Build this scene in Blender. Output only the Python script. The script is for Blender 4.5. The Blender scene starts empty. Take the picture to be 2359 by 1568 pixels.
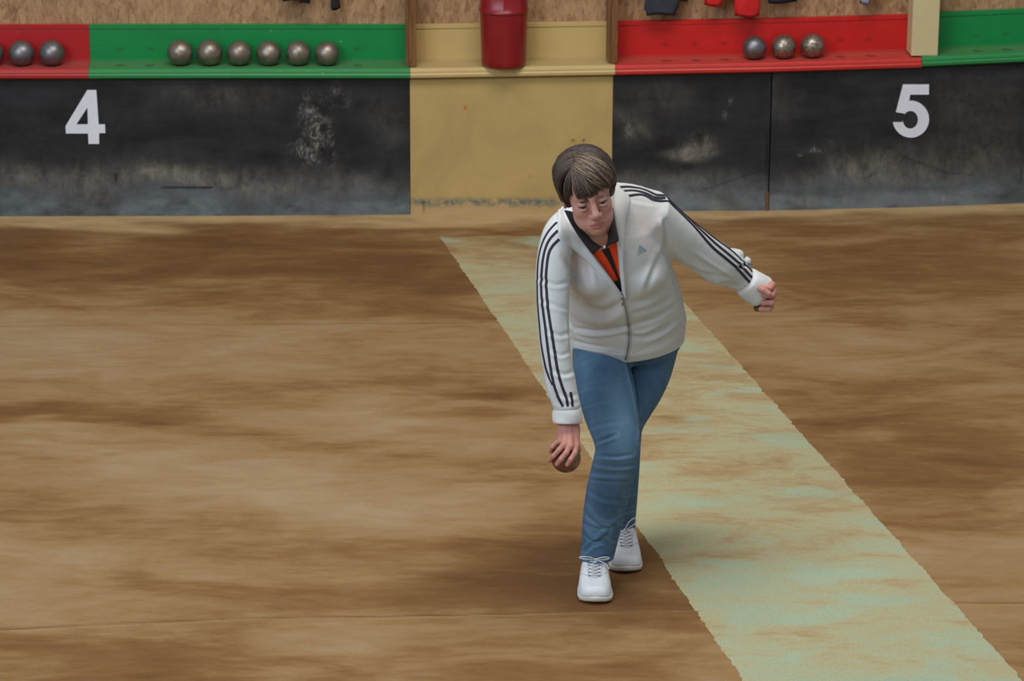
import bpy, math, random
import numpy as np
from mathutils import Vector, Matrix, noise as mnoise
from mathutils.bvhtree import BVHTree

# ------------------------------------------------------------------ camera, world, light, exposure
random.seed(7); RNG = np.random.default_rng(7)
C = bpy.context.scene.collection
H, PITCH, FPX, ROLL = 3.83, math.radians(18.0), 7645.0, math.radians(0.25)
cam = bpy.data.cameras.new('camera'); camo = bpy.data.objects.new('camera', cam); C.objects.link(camo)
cam.sensor_width = 36; cam.lens = FPX/2359*36; cam.clip_end = 200
CR = Matrix.Rotation(math.pi/2-PITCH, 3, 'X') @ Matrix.Rotation(ROLL, 3, 'Z')
camo.matrix_world = Matrix.Translation((0, 0, H)) @ CR.to_4x4()
sc = bpy.context.scene; sc.camera = camo
cam.dof.use_dof = True; cam.dof.focus_distance = 9.7; cam.dof.aperture_fstop = 9.0
sc.view_settings.view_transform = 'Standard'; sc.view_settings.look = 'None'
sc.view_settings.gamma = 1.0; sc.view_settings.exposure = 0.0
w = bpy.data.worlds.new('world'); sc.world = w; w.use_nodes = True
bg = w.node_tree.nodes['Background']; bg.inputs[0].default_value = (0.86, 0.93, 1.0, 1); bg.inputs[1].default_value = 0.29

def area(name, loc, target, size, power, col):
    l = bpy.data.lights.new(name, 'AREA'); l.shape = 'RECTANGLE'; l.size = size[0]; l.size_y = size[1]
    l.energy = power; l.color = col
    o = bpy.data.objects.new(name, l); C.objects.link(o); o.location = loc
    o.rotation_euler = (Vector(target)-Vector(loc)).to_track_quat('-Z', 'Y').to_euler()
    return o
area('roof_light_strip', (0.3, 9.0, 7.2), (0.3, 10.2, 0), (5.0, 2.4), 350, (1.0, 0.93, 0.84))
area('side_window_light', (-6.0, 2.0, 6.5), (0.2, 10.5, 0.4), (7.0, 4.5), 620, (0.78, 0.89, 1.0))

# ------------------------------------------------------------------ pixels to places
def ray(px, py): return (CR @ Vector(((px-1179.5)/FPX, -(py-784)/FPX, -1.0)))
def W(px, py, Y):
    r = ray(px, py); t = Y/r.y; return Vector((r.x*t, Y, H+r.z*t))
def G(px, py, z=0.0):
    r = ray(px, py); t = (z-H)/r.z; return Vector((r.x*t, r.y*t, z))
def mpp(p): return -(CR.transposed() @ (Vector(p)-Vector((0, 0, H)))).z/FPX   # metres per pixel at a place
CAM = Vector((0, 0, H))
def to_px(P):
    P = np.asarray(P, float); Q = (P-np.array([0, 0, H])) @ np.array(CR)
    return np.stack([1179.5-Q[:, 0]/Q[:, 2]*FPX, 784+Q[:, 1]/Q[:, 2]*FPX], 1)

# ------------------------------------------------------------------ object helpers
def tag(o, label=None, cat=None, group=None, kind=None):
    if label: o['label'] = label
    if cat: o['category'] = cat
    if group: o['group'] = group
    if kind: o['kind'] = kind
    return o
def empty(name, loc): 
    o = bpy.data.objects.new(name, None); C.objects.link(o); o.location = loc; o.empty_display_size = .1
    bpy.context.view_layer.update(); return o
def obj(name, V, F, mat, parent=None, smooth=True, attrs=None):
    me = bpy.data.meshes.new(name); V = np.asarray([tuple(v) for v in V] if not isinstance(V, np.ndarray) else V, float)
    off = np.array(parent_world(parent)) if parent else np.zeros(3)
    me.from_pydata((V-off).tolist(), [], [list(map(int, f)) for f in F]); me.update()
    if smooth: me.polygons.foreach_set('use_smooth', [True]*len(me.polygons))
    mats = mat if isinstance(mat, (list, tuple)) else [mat]
    for m in mats: me.materials.append(m)
    if attrs:
        for k, v in attrs.items():
            v = np.asarray(v, float)
            if v.ndim == 1:
                a = me.attributes.new(k, 'FLOAT', 'POINT'); a.data.foreach_set('value', v.astype(np.float32))
            else:
                a = me.attributes.new(k, 'FLOAT_COLOR', 'POINT')
                a.data.foreach_set('color', np.concatenate([v, np.ones((len(v), 1))], 1).astype(np.float32).ravel())
    o = bpy.data.objects.new(name, me); C.objects.link(o)
    if parent: o.parent = parent
    return o
def parent_world(p):
    v = Vector((0, 0, 0))
    while p: v += p.location; p = p.parent
    return v
class MB:
    def __init__(s): s.V = []; s.F = []
    def add(s, V, F):
        n = len(s.V); s.V += [tuple(v) for v in V]; s.F += [[i+n for i in f] for f in F]; return s
    def box(s, o, ux, uy, uz):            # origin corner and three edge vectors
        o, ux, uy, uz = map(Vector, (o, ux, uy, uz))
        V = [o, o+ux, o+ux+uy, o+uy, o+uz, o+ux+uz, o+ux+uy+uz, o+uy+uz]
        return s.add(V, [(0, 3, 2, 1), (4, 5, 6, 7), (0, 1, 5, 4), (1, 2, 6, 5), (2, 3, 7, 6), (3, 0, 4, 7)])
    def tube(s, pts, r, n=8):
        pts = [Vector(p) for p in pts]; R = r if isinstance(r, (list, tuple, np.ndarray)) else [r]*len(pts)
        up = Vector((0.13, 0.2, 1)).normalized(); V = []; F = []
        for i, p in enumerate(pts):
            d = (pts[min(i+1, len(pts)-1)]-pts[max(i-1, 0)]).normalized()
            a = d.cross(up)
            if a.length < 1e-3: a = d.cross(Vector((1, 0, 0)))
            a.normalize(); b = d.cross(a)
            for k in range(n):
                t = 2*math.pi*k/n; V.append(p+(a*math.cos(t)+b*math.sin(t))*R[i])
        for i in range(len(pts)-1):
            for k in range(n): F.append((i*n+k, i*n+(k+1) % n, (i+1)*n+(k+1) % n, (i+1)*n+k))
        F.append(tuple(range(n-1, -1, -1))); F.append(tuple((len(pts)-1)*n+k for k in range(n)))
        return s.add(V, F)
    def lathe(s, c, prof, n=48):
        V = []; F = []; c = Vector(c)
        for r, z in prof:
            for k in range(n):
                t = 2*math.pi*k/n; V.append(c+Vector((r*math.cos(t), r*math.sin(t), z)))
        for i in range(len(prof)-1):
            for k in range(n): F.append((i*n+k, i*n+(k+1) % n, (i+1)*n+(k+1) % n, (i+1)*n+k))
        F.append(tuple(range(n-1, -1, -1))); F.append(tuple((len(prof)-1)*n+k for k in range(n)))
        return s.add(V, F)
    def build(s, name, mat, parent=None, smooth=False, **k): return obj(name, np.array([tuple(v) for v in s.V]), s.F, mat, parent, smooth, **k)
def bevel(o, w=.004, seg=2):
    m = o.modifiers.new('bevel', 'BEVEL'); m.width = w; m.segments = seg; m.limit_method = 'ANGLE'; m.angle_limit = math.radians(40)
    return o

# ------------------------------------------------------------------ materials
def lin(r, g, b): return tuple(((c/255)/12.92 if c/255 <= .04045 else ((c/255+.055)/1.055)**2.4) for c in (r, g, b))+(1,)
class N:
    """tiny node-graph helper"""
    def __init__(s, name):
        s.m = bpy.data.materials.new(name); s.m.use_nodes = True; s.t = s.m.node_tree; s.b = s.t.nodes['Principled BSDF']
    def n(s, ty, **kw):
        x = s.t.nodes.new(ty)
        for k, v in kw.items():
            if k.startswith('i_'):
                key = k[2:]; key = int(key) if key.isdigit() else key
                s.put(x.inputs[key], v)
            else: setattr(x, k, v)
        return x
    def put(s, sock, v):
        if hasattr(v, 'bl_idname') or isinstance(v, bpy.types.NodeSocket): s.t.links.new(v, sock)
        else: sock.default_value = v
    def coord(s, scale=(1, 1, 1), rot=(0, 0, 0)):
        g = s.n('ShaderNodeNewGeometry')
        return s.n('ShaderNodeMapping', i_0=g.outputs['Position'], i_Scale=scale, i_Rotation=rot).outputs[0]
    def ocoord(s, scale=(1, 1, 1)):
        g = s.n('ShaderNodeTexCoord')
        return s.n('ShaderNodeMapping', i_0=g.outputs['Object'], i_Scale=scale).outputs[0]
    def noise(s, vec, sc, det=4, rough=.55, dist=0):
        return s.n('ShaderNodeTexNoise', i_Vector=vec, i_Scale=sc, i_Detail=det, i_Roughness=rough, i_Distortion=dist).outputs[0]
    def ramp(s, f, stops, interp='LINEAR'):
        r = s.n('ShaderNodeValToRGB', i_0=f); cr = r.color_ramp; cr.interpolation = interp
        while len(cr.elements) < len(stops): cr.elements.new(.5)
        for e, (p, c) in zip(cr.elements, stops):
            e.position = p; e.color = c if hasattr(c, '__len__') else (c, c, c, 1)
        return r.outputs[0]
    def mix(s, f, a, b, mode='MIX'):
        x = s.n('ShaderNodeMix', data_type='RGBA', blend_type=mode); s.put(x.inputs[0], f); s.put(x.inputs[6], a); s.put(x.inputs[7], b); return x.outputs[2]
    def math(s, op, a, b=0.0, clamp=False):
        x = s.n('ShaderNodeMath', operation=op, use_clamp=clamp); s.put(x.inputs[0], a); s.put(x.inputs[1], b); return x.outputs[0]
    def attr(s, name): return s.n('ShaderNodeAttribute', attribute_name=name).outputs['Fac']
    def attrc(s, name): return s.n('ShaderNodeAttribute', attribute_name=name).outputs['Color']
    def bump(s, h, strength=.3, dist=.002):
        b = s.n('ShaderNodeBump', i_Height=h, i_Strength=strength, i_Distance=dist); s.put(s.b.inputs['Normal'], b.outputs[0])
    def done(s, col=None, rough=.6, metal=0, spec=.5):
        if col is not None: s.put(s.b.inputs['Base Color'], col)
        s.put(s.b.inputs['Roughness'], rough); s.put(s.b.inputs['Metallic'], metal); s.b.inputs['Specular IOR Level'].default_value = spec
        return s.m

def m_floor():
    s = N('clay'); 
    st = s.noise(s.coord((1.0, 2.1, 1)), 1.5, 9, .6, .7)
    st2 = s.noise(s.coord((1.0, 3.4, 1)), 7.5, 8, .62, .3)
    big = s.noise(s.coord((.9, 1.2, 1)), 1.1, 3, .5)
    f = s.math('ADD', s.math('MULTIPLY', st, .62), s.math('MULTIPLY', st2, .26))
    f = s.math('ADD', f, s.math('MULTIPLY', big, .12))
    f = s.math('SUBTRACT', f, s.math('MULTIPLY', s.attr('damp'), .20))
    col = s.ramp(f, [(.24, lin(106, 73, 41)), (.38, lin(126, 92, 54)), (.50, lin(147, 116, 77)), (.62, lin(156, 130, 97)), (.76, lin(164, 142, 112))])
    pale = s.math('MULTIPLY', s.attr('pale'), s.ramp(s.noise(s.coord((1, 2.5, 1)), 6, 5), [(.3, .55), (.6, 1.0)]))
    col = s.mix(pale, col, lin(184, 155, 112))
    col = s.mix(s.math('MULTIPLY', s.attr('groove'), .75), col, lin(92, 62, 36))
    col = s.mix(s.math('MULTIPLY', s.attr('ridge'), .35), col, lin(190, 160, 118))
    grain = s.noise(s.coord((1, 1, 1)), 420, 3, .7)
    col = s.mix(.5, col, s.ramp(grain, [(.3, (.2, .2, .2, 1)), (.7, (.8, .8, .8, 1))]), 'OVERLAY')
    sp = s.ramp(s.noise(s.coord((1, 1, 1)), 95, 2, .6), [(.26, 1.0), (.31, 0.0)])
    col = s.mix(s.math('MULTIPLY', sp, .35), col, lin(70, 48, 28))
    s.bump(s.math('ADD', s.math('MULTIPLY', grain, .35), s.noise(s.coord((1, 4, 1)), 40, 5)), .25, .003)
    return s.done(col, .92, spec=.25)
def m_lane():
    s = N('lane_powder')
    a = s.noise(s.coord((1.0, 2.0, 1)), 3.6, 9, .66, .5)
    b = s.noise(s.coord((1.0, 1.5, 1)), 1.25, 4, .5)
    c = s.noise(s.coord((1.0, 3.0, 1)), 14, 6, .65)
    f = s.math('ADD', s.math('ADD', s.math('MULTIPLY', a, .6), s.math('MULTIPLY', b, .32)), s.math('MULTIPLY', c, .22))
    f = s.math('ADD', f, s.math('MULTIPLY', s.attr('dirt'), .17))
    col = s.ramp(f, [(.40, lin(158, 172, 148)), (.50, lin(166, 171, 140)), (.58, lin(172, 164, 128)), (.66, lin(168, 146, 108)), (.80, lin(140, 114, 74))])
    w = s.noise(s.coord((1, 1.8, 1)), 2.6, 2, .4)
    col = s.mix(s.ramp(w, [(.58, 0.0), (.66, .6)]), col, lin(158, 180, 156))
    grain = s.noise(s.coord(), 420, 3, .7)
    col = s.mix(.45, col, s.ramp(grain, [(.3, (.2, .2, .2, 1)), (.7, (.75, .75, .75, 1))]), 'OVERLAY')
    s.bump(grain, .2, .002)
    return s.done(col, .9, spec=.25)
def m_board(name, base, dusty=1.0):
    s = N(name)
    v = s.noise(s.coord((2.5, 2.5, 1.0)), 6, 7, .6, .6)
    h = s.noise(s.coord((1.0, 1.0, 3.0)), 3.2, 6, .6, .4)
    col = s.mix(s.ramp(h, [(.4, 0.0), (.7, .55)]), base, lin(58, 60, 64))
    d = s.math('MULTIPLY', s.attr('dust'), s.ramp(v, [(.28, .35), (.62, 1.0)]), True)
    d = s.math('MULTIPLY', d, s.ramp(s.noise(s.coord((1, 1, .7)), 19, 7, .72, 1.0), [(.36, .35), (.62, 1.0)]), True)
    col = s.mix(d, col, lin(128, 122, 112))
    bl = s.math('MULTIPLY', s.attr('foot'), s.ramp(s.noise(s.coord((1, 1, 1.8)), 9, 6, .6), [(.3, .3), (.65, 1.0)]), True)
    col = s.mix(bl, col, lin(112, 122, 128))
    scr = s.ramp(s.noise(s.coord((8, 8, 1.6)), 22, 3, .75, .8), [(.66, 0.0), (.76, .45)])
    col = s.mix(scr, col, lin(108, 110, 112))
    vein = s.ramp(s.noise(s.coord((1, 1, .8)), 34, 7, .72, 1.8), [(.46, .12), (.54, .5), (.60, 1.0)])
    col = s.mix(s.math('MULTIPLY', s.attr('mark'), vein, True), col, lin(150, 146, 138))
    col = s.mix(s.attr('dark'), col, lin(14, 14, 15))
    return s.done(col, s.ramp(v, [(.3, .42), (.7, .7)]), spec=.35)
def m_cream_board():
    s = N('cream_panel_paint'); v = s.noise(s.coord((1, 1, .7)), 3.4, 6, .6, .7)
    col = s.mix(s.ramp(v, [(.35, 0.0), (.7, 1.0)]), lin(190, 163, 104), lin(173, 148, 96))
    f = s.math('MULTIPLY', s.attr('foot'), s.ramp(s.noise(s.coord((1, 1, 1)), 26, 5, .7), [(.38, 0.0), (.6, 1.0)]), True)
    col = s.mix(f, col, lin(96, 108, 102))
    col = s.mix(s.attr('dust'), col, lin(186, 155, 116))
    col = s.mix(s.attr('dark'), col, lin(60, 55, 36))
    col = s.mix(s.attr('mark'), col, lin(190, 96, 44))
    return s.done(col, .55, spec=.35)
def m_paint(name, base, dirt, rough=.42, amt=.35):
    s = N(name); v = s.noise(s.coord((1, 2, 2)), 7, 6, .62, .4)
    col = s.mix(s.ramp(v, [(.42, 0.0), (.75, amt)]), base, dirt)
    chip = s.ramp(s.noise(s.coord((1, 1.6, 1.6)), 34, 3, .5), [(.74, 0.0), (.755, .9)])
    col = s.mix(s.math('MULTIPLY', chip, .5), col, lin(190, 178, 160))
    col = s.mix(s.math('MULTIPLY', s.attr('dust'), .26), col, lin(140, 128, 110))
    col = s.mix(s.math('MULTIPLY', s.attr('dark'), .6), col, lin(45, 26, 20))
    s.bump(v, .08, .003)
    return s.done(col, rough, spec=.4)
def m_osb():
    s = N('strand_board')
    v = s.n('ShaderNodeTexVoronoi', feature='F1', i_Vector=s.coord((1.0, 1.0, .42), (0, .5, 0)), i_Scale=52.0, i_Randomness=1.0)
    n1 = s.noise(s.coord((2.2, 1, .7), (0, .4, 0)), 26, 6, .68, 1.6)
    f = s.math('ADD', s.math('MULTIPLY', s.n('ShaderNodeSeparateColor', i_0=v.outputs['Color']).outputs[0], .22), s.math('MULTIPLY', n1, .86))
    col = s.ramp(f, [(.25, lin(98, 68, 44)), (.42, lin(146, 110, 78)), (.6, lin(170, 134, 98)), (.85, lin(188, 156, 116))])
    d = s.ramp(s.noise(s.coord((2.4, 1, .8), (0, .9, 0)), 46, 3, .6, 1.0), [(.68, 0.0), (.76, .8)])
    col = s.mix(d, col, lin(70, 44, 26))
    s.bump(f, .3, .002)
    return s.done(col, .7)
def m_plain(name, c, rough=.6, metal=0, bump=None, var=.12, scale=30, spec=.5):
    s = N(name); v = s.noise(s.ocoord(), scale, 4)
    dk = tuple(x*(1-var*2) for x in c[:3])+(1,)
    col = s.mix(s.ramp(v, [(.3, 0.0), (.7, 1.0)]), dk, c)
    if bump: s.bump(s.noise(s.ocoord(), bump[0], 3), bump[1], bump[2])
    return s.done(col, rough, metal, spec)
def m_wood():
    s = N('brown_wood'); v = s.noise(s.coord((14, 14, 1.2)), 5, 6, .6, .8)
    return s.done(s.ramp(v, [(.3, lin(86, 56, 28)), (.6, lin(128, 88, 48)), (.8, lin(146, 106, 64))]), .5)
def m_ball(name, base, pattern, rough):
    s = N(name)
    if pattern == 'lines':
        ob = s.ocoord(); v = s.n('ShaderNodeTexVoronoi', feature='DISTANCE_TO_EDGE', i_Vector=ob, i_Scale=36.0)
        ln = s.ramp(v.outputs['Distance'], [(.015, .35), (.05, 1.0)])
        col = s.mix(ln, lin(52, 46, 40), base); s.bump(ln, .6, .0012)
    elif pattern == 'hammer':
        v = s.n('ShaderNodeTexVoronoi', feature='F1', i_Vector=s.ocoord(), i_Scale=38.0)
        col = s.mix(s.ramp(s.noise(s.ocoord(), 30, 4), [(.35, 0.0), (.65, 1.0)]), tuple(x*.72 for x in base[:3])+(1,), base)
        s.bump(v.outputs['Distance'], .8, .002)
    else:
        n_ = s.noise(s.ocoord(), 46, 5, .65)
        col = s.mix(s.ramp(n_, [(.35, 0.0), (.65, 1.0)]), tuple(x*.7 for x in base[:3])+(1,), base)
        s.bump(n_, .35, .0012)
    return s.done(col, rough, .85)
def m_skin():
    s = N('skin'); v = s.noise(s.ocoord(), 38, 4)
    c = s.mix(s.ramp(v, [(.35, 0.0), (.7, .5)]), lin(196, 150, 136), lin(178, 124, 112))
    c = s.mix(s.attr('flush'), c, lin(190, 108, 98)); c = s.mix(s.attr('lip'), c, lin(158, 74, 78)); c = s.mix(s.attr('brow'), c, lin(96, 66, 50))
    s.b.inputs['Subsurface Weight'].default_value = .10; s.b.inputs['Subsurface Scale'].default_value = .006; s.b.inputs['Subsurface Radius'].default_value = (1, .35, .2)
    s.bump(s.noise(s.ocoord(), 220, 3), .12, .001)
    return s.done(c, .5, spec=.35)
def m_denim():
    s = N('denim'); v = s.noise(s.ocoord((1, 1, .5)), 9, 5, .6)
    c = s.ramp(v, [(.3, lin(62, 92, 120)), (.55, lin(80, 112, 140)), (.8, lin(100, 132, 158))])
    g = s.noise(s.ocoord(), 330, 2, .6); c = s.mix(.25, c, s.ramp(g, [(.3, (.3, .3, .3, 1)), (.7, (.7, .7, .7, 1))]), 'OVERLAY')
    c = s.mix(s.math('MULTIPLY', s.attr('worn'), .6), c, lin(122, 156, 182))
    s.bump(g, .25, .0012)
    return s.done(c, .85, spec=.2)
def m_jacket():
    s = N('white_tricot'); v = s.noise(s.ocoord(), 5, 4)
    c = s.ramp(v, [(.35, lin(196, 201, 202)), (.65, lin(206, 210, 212))])
    c = s.mix(s.math('MULTIPLY', s.attr('pink'), .5), c, lin(222, 206, 208))
    w_ = s.noise(s.ocoord((1, 1, 1)), 9, 3, .5, 1.4)
    s.bump(w_, .12, .012)
    return s.done(c, .62, spec=.3)
def m_hair():
    s = N('hair'); c = s.attrc('tint'); n_ = s.noise(s.ocoord((1, 1, 1)), 90, 3)
    c = s.mix(s.ramp(n_, [(.3, .25), (.7, 0.0)]), c, lin(40, 30, 26))
    return s.done(c, .52, spec=.4)

M = dict(floor=m_floor(), lane=m_lane(), black=m_board('black_board', lin(27, 28, 31)), creamb=m_cream_board(), osb=m_osb(),
  red=m_paint('red_paint', lin(196, 32, 30), lin(160, 30, 30)), green=m_paint('green_paint', lin(14, 132, 66), lin(20, 112, 62), amt=.5),
  dred=m_paint('dark_red_paint', lin(176, 30, 34), lin(140, 28, 30)),
  cream=m_paint('cream_paint', lin(196, 170, 112), lin(182, 152, 100)), post=m_paint('pale_post_paint', lin(202, 188, 146), lin(188, 172, 130), .5),
  wood=m_wood(), white=m_plain('white_plastic', lin(226, 230, 240), .5, var=.03), screw=m_plain('steel_screw', lin(170, 165, 155), .35, .9),
  bin=m_plain('red_plastic', lin(138, 20, 28), .33, var=.08, scale=12), skin=m_skin(), denim=m_denim(), jacket=m_jacket(), hair=m_hair(),
  rib=m_plain('white_rib', lin(222, 224, 226), .7, var=.03, bump=(260, .3, .0015)), navy=m_plain('navy_stripe', lin(28, 22, 44), .7, var=.05),
  orange=m_plain('orange_shirt', lin(252, 78, 22), .8, var=.06), blackc=m_plain('black_cloth', lin(30, 22, 26), .8, var=.1),
  shoe=m_plain('white_leather', lin(226, 230, 236), .5, var=.03, scale=20), lace=m_plain('white_lace', lin(222, 220, 220), .75, var=.04),
  sole=m_plain('white_rubber', lin(216, 214, 206), .6, var=.06), gum=m_plain('tan_rubber', lin(160, 122, 78), .7), eyelet=m_plain('dark_eyelet', lin(60, 56, 60), .6),
  zipm=m_plain('silver_zip', lin(150, 150, 152), .35, .7, var=.1), zipt=m_plain('grey_zip_tape', lin(186, 190, 192), .6, .0, var=.06, scale=400),
  eye=m_plain('eye_white', lin(190, 180, 176), .2, var=.05), iris=m_plain('brown_iris', lin(50, 34, 26), .15), lash=m_plain('lashes', lin(62, 40, 34), .7),
  logo=m_plain('grey_print', lin(150, 168, 176), .6, var=.03), gcloth=m_plain('charcoal_cloth', lin(52, 54, 66), .85), rcloth=m_plain('red_fleece', lin(208, 28, 26), .85),
  bcloth=m_plain('dark_navy_cloth', lin(30, 32, 42), .85), bluegrey=m_plain('blue_grey_cloth', lin(150, 156, 178), .8), olive=m_plain('olive_leather', lin(112, 96, 48), .8, var=.3, scale=60),
  ball_grey=m_ball('grey_steel', lin(138, 136, 140), 'plain', .43), ball_warm=m_ball('worn_steel', lin(156, 146, 134), 'hammer', .43),
  ball_line=m_ball('grooved_steel', lin(158, 147, 134), 'lines', .36), ball_brown=m_ball('brown_steel', lin(140, 112, 98), 'plain', .42))

# ------------------------------------------------------------------ the ground
def sstep(a, b, x): t = np.clip((x-a)/(b-a), 0, 1); return t*t*(3-2*t)
def fbm(x, y, s=1.0, o=0.0): return mnoise.fractal(Vector((x*s+o, y*s, o)), 1.0, 2.0, 4)
XS = np.linspace(-3.4, 3.4, 340); YS = np.concatenate([np.linspace(6.6, 14.8, 640)])
gx, gy = np.meshgrid(XS, YS); P = np.stack([gx.ravel(), gy.ravel(), np.zeros(gx.size)], 1)
PX = to_px(P)
wob = np.array([mnoise.fractal(Vector((p[0]*1.6, p[1]*5, 0)), 1.0, 2.0, 4) for p in P])
damp = np.zeros(len(P))
for cx, cy, rx, ry, a in [(350, 600, 620, 75, 1.25), (1000, 650, 260, 90, .8), (1300, 1330, 420, 90, 1.3), (950, 1390, 330, 60, .5), (60, 955, 330, 38, 1.1),
        (1120, 915, 190, 32, .95), (2050, 610, 380, 100, .8), (2050, 1010, 330, 95, .9), (2200, 1170, 250, 60, .6), (250, 1540, 600, 60, .7), (1400, 1540, 200, 50, .6),
        (1150, 1110, 230, 34, .55), (100, 1180, 300, 25, .3), (700, 1470, 300, 20, -.5), (620, 1130, 420, 60, -.75), (300, 800, 500, 60, -.45), (850, 980, 330, 30, -.5), (150, 1010, 220, 24, -.6), (600, 1290, 500, 30, -.1),
        (1150, 540, 300, 14, .6), (1900, 800, 300, 40, -.3), (2150, 1310, 150, 60, -.3), (1900, 960, 150, 20, -.35)]:
    damp += a*np.exp(-((PX[:, 0]-cx+wob*140)/rx)**2-((PX[:, 1]-cy+wob*60)/ry)**2)
base_anchor = [(-300, 499), (0, 498), (500, 497), (945, 494), (1410, 487), (1770, 485), (2105, 477), (2359, 468), (2700, 455)]
bx_ = np.interp(PX[:, 0], [a[0] for a in base_anchor], [a[1] for a in base_anchor])
pale = 1-sstep(10, 34, PX[:, 1]-bx_+wob*22)
def lined(p0, p1, wd, seed=0):
    A = G(*p0); B = G(*p1); d = (B-A); L = d.length; d /= L
    rx_ = P[:, 0]-A.x; ry_ = P[:, 1]-A.y; t = (rx_*d.x+ry_*d.y); q = (-rx_*d.y+ry_*d.x)+wob*.012
    return np.exp(-(q/wd)**2)*((t > 0) & (t < L))*np.clip(.7+wob*1.2, .1, 1), np.exp(-((q+wd*1.6)/wd)**2)*((t > 0) & (t < L))*np.clip(.7+wob*1.2, .1, 1)
groove = np.zeros(len(P)); ridge = np.zeros(len(P))
for a, b, wd in [((-200, 1457), (520, 1425), .009), ((520, 1425), (1640, 1402), .008), ((2150, 1388), (2600, 1386), .008), ((-100, 752), (1120, 742), .009), ((1680, 728), (2000, 724), .008), ((1850, 556), (2600, 556), .008)]:
    g1, g2 = lined(a, b, wd); k = 1.0 if wd > .008 or a[1] > 1300 else .7
    groove += g1*k*(1 if a[1] > 1300 else .55); ridge += g2*(1 if a[1] > 1300 else .3)
P[:, 2] = -groove*.004+ridge*.002
nx, ny = len(XS), len(YS)
F = [(j*nx+i, j*nx+i+1, (j+1)*nx+i+1, (j+1)*nx+i) for j in range(ny-1) for i in range(nx-1)]
obj('floor', P, F, M['floor'], attrs=dict(damp=damp, pale=pale, groove=np.clip(groove, 0, 1), ridge=np.clip(ridge, 0, 1)))['kind'] = 'structure'

# green lane strip, laid on the clay, ragged edges
L0, L1 = G(1013, 545), G(1712, 1568); R0, R1 = G(1436, 540), G(2357, 1568)
ext = 1.35; L1 = L0+(L1-L0)*ext; R1 = R0+(R1-R0)*ext
n1, n2 = 520, 60; V = []; D = []
for j in range(n1):
    t = j/(n1-1); a = L0.lerp(L1, t); b = R0.lerp(R1, t)
    ja = fbm(a.y*1, 3.1, 7)*.007+fbm(a.y, 9.1, 40)*.007; jb = fbm(b.y, 7.7, 7)*.007+fbm(b.y, 1.2, 40)*.007
    for i in range(n2):
        s = i/(n2-1); p = a.lerp(b, s); p.x += ja*(1-s)+jb*s
        if j == 0: p.y += fbm(p.x, 5.5, 12)*.012
        p.z = .0035*min(1, 6*s, 6*(1-s), 8*t)+.0004; V.append(p)
        D.append(math.exp(-((t*ext*1.0)/.10)**2)*.9+.5*math.exp(-((t-.33)/.16)**2)*(1-abs(s-.4))-.7*max(0, t-.5))
F = [(j*n2+i, (j+1)*n2+i, (j+1)*n2+i+1, j*n2+i+1) for j in range(n1-1) for i in range(n2-1)]
lo = obj('lane_strip', V, F, M['lane'], attrs=dict(dirt=D)); lo['kind'] = 'structure'
F_UP = True

# ------------------------------------------------------------------ the boards along the back
tops = dict([(-300, 180), (0, 179), (500, 178), (945, 178), (1410, 170), (1770, 163), (2105, 153), (2359, 141), (2700, 122)])
def wallat(px):
    """base point and top height of the kickboard under pixel column px"""
    py = np.interp(px, [a[0] for a in base_anchor], [a[1] for a in base_anchor]); b = G(px, py)
    ty = np.interp(px, list(tops), list(tops.values())); t = W(px, ty, b.y); return b, t.z
WA, WB = wallat(0)[0], wallat(2359)[0]
WD = (WB-WA).normalized(); WN = Vector((-WD.y, WD.x, 0))            # along the wall, and into the wall
def wall_hit(px, py, back=0.0):
    """point on the board face (pushed back by so much) seen at a pixel"""
    r = ray(px, py); lo_, hi_ = 8.0, 20.0
    pxs = [a[0] for a in base_anchor]
    for k in range(len(pxs)-1):
        a = wallat(pxs[k])[0]+WN*back; b = wallat(pxs[k+1])[0]+WN*back; d = b-a; n = Vector((-d.y, d.x, 0))
        t = n.dot(a-CAM)/n.dot(r); p = CAM+r*t; s = (p-a).dot(d)/d.dot(d)
        if (-.001 <= s <= 1.001) or (k == 0 and s < 0) or (k == len(pxs)-2 and s > 1): return p
    return p
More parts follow.
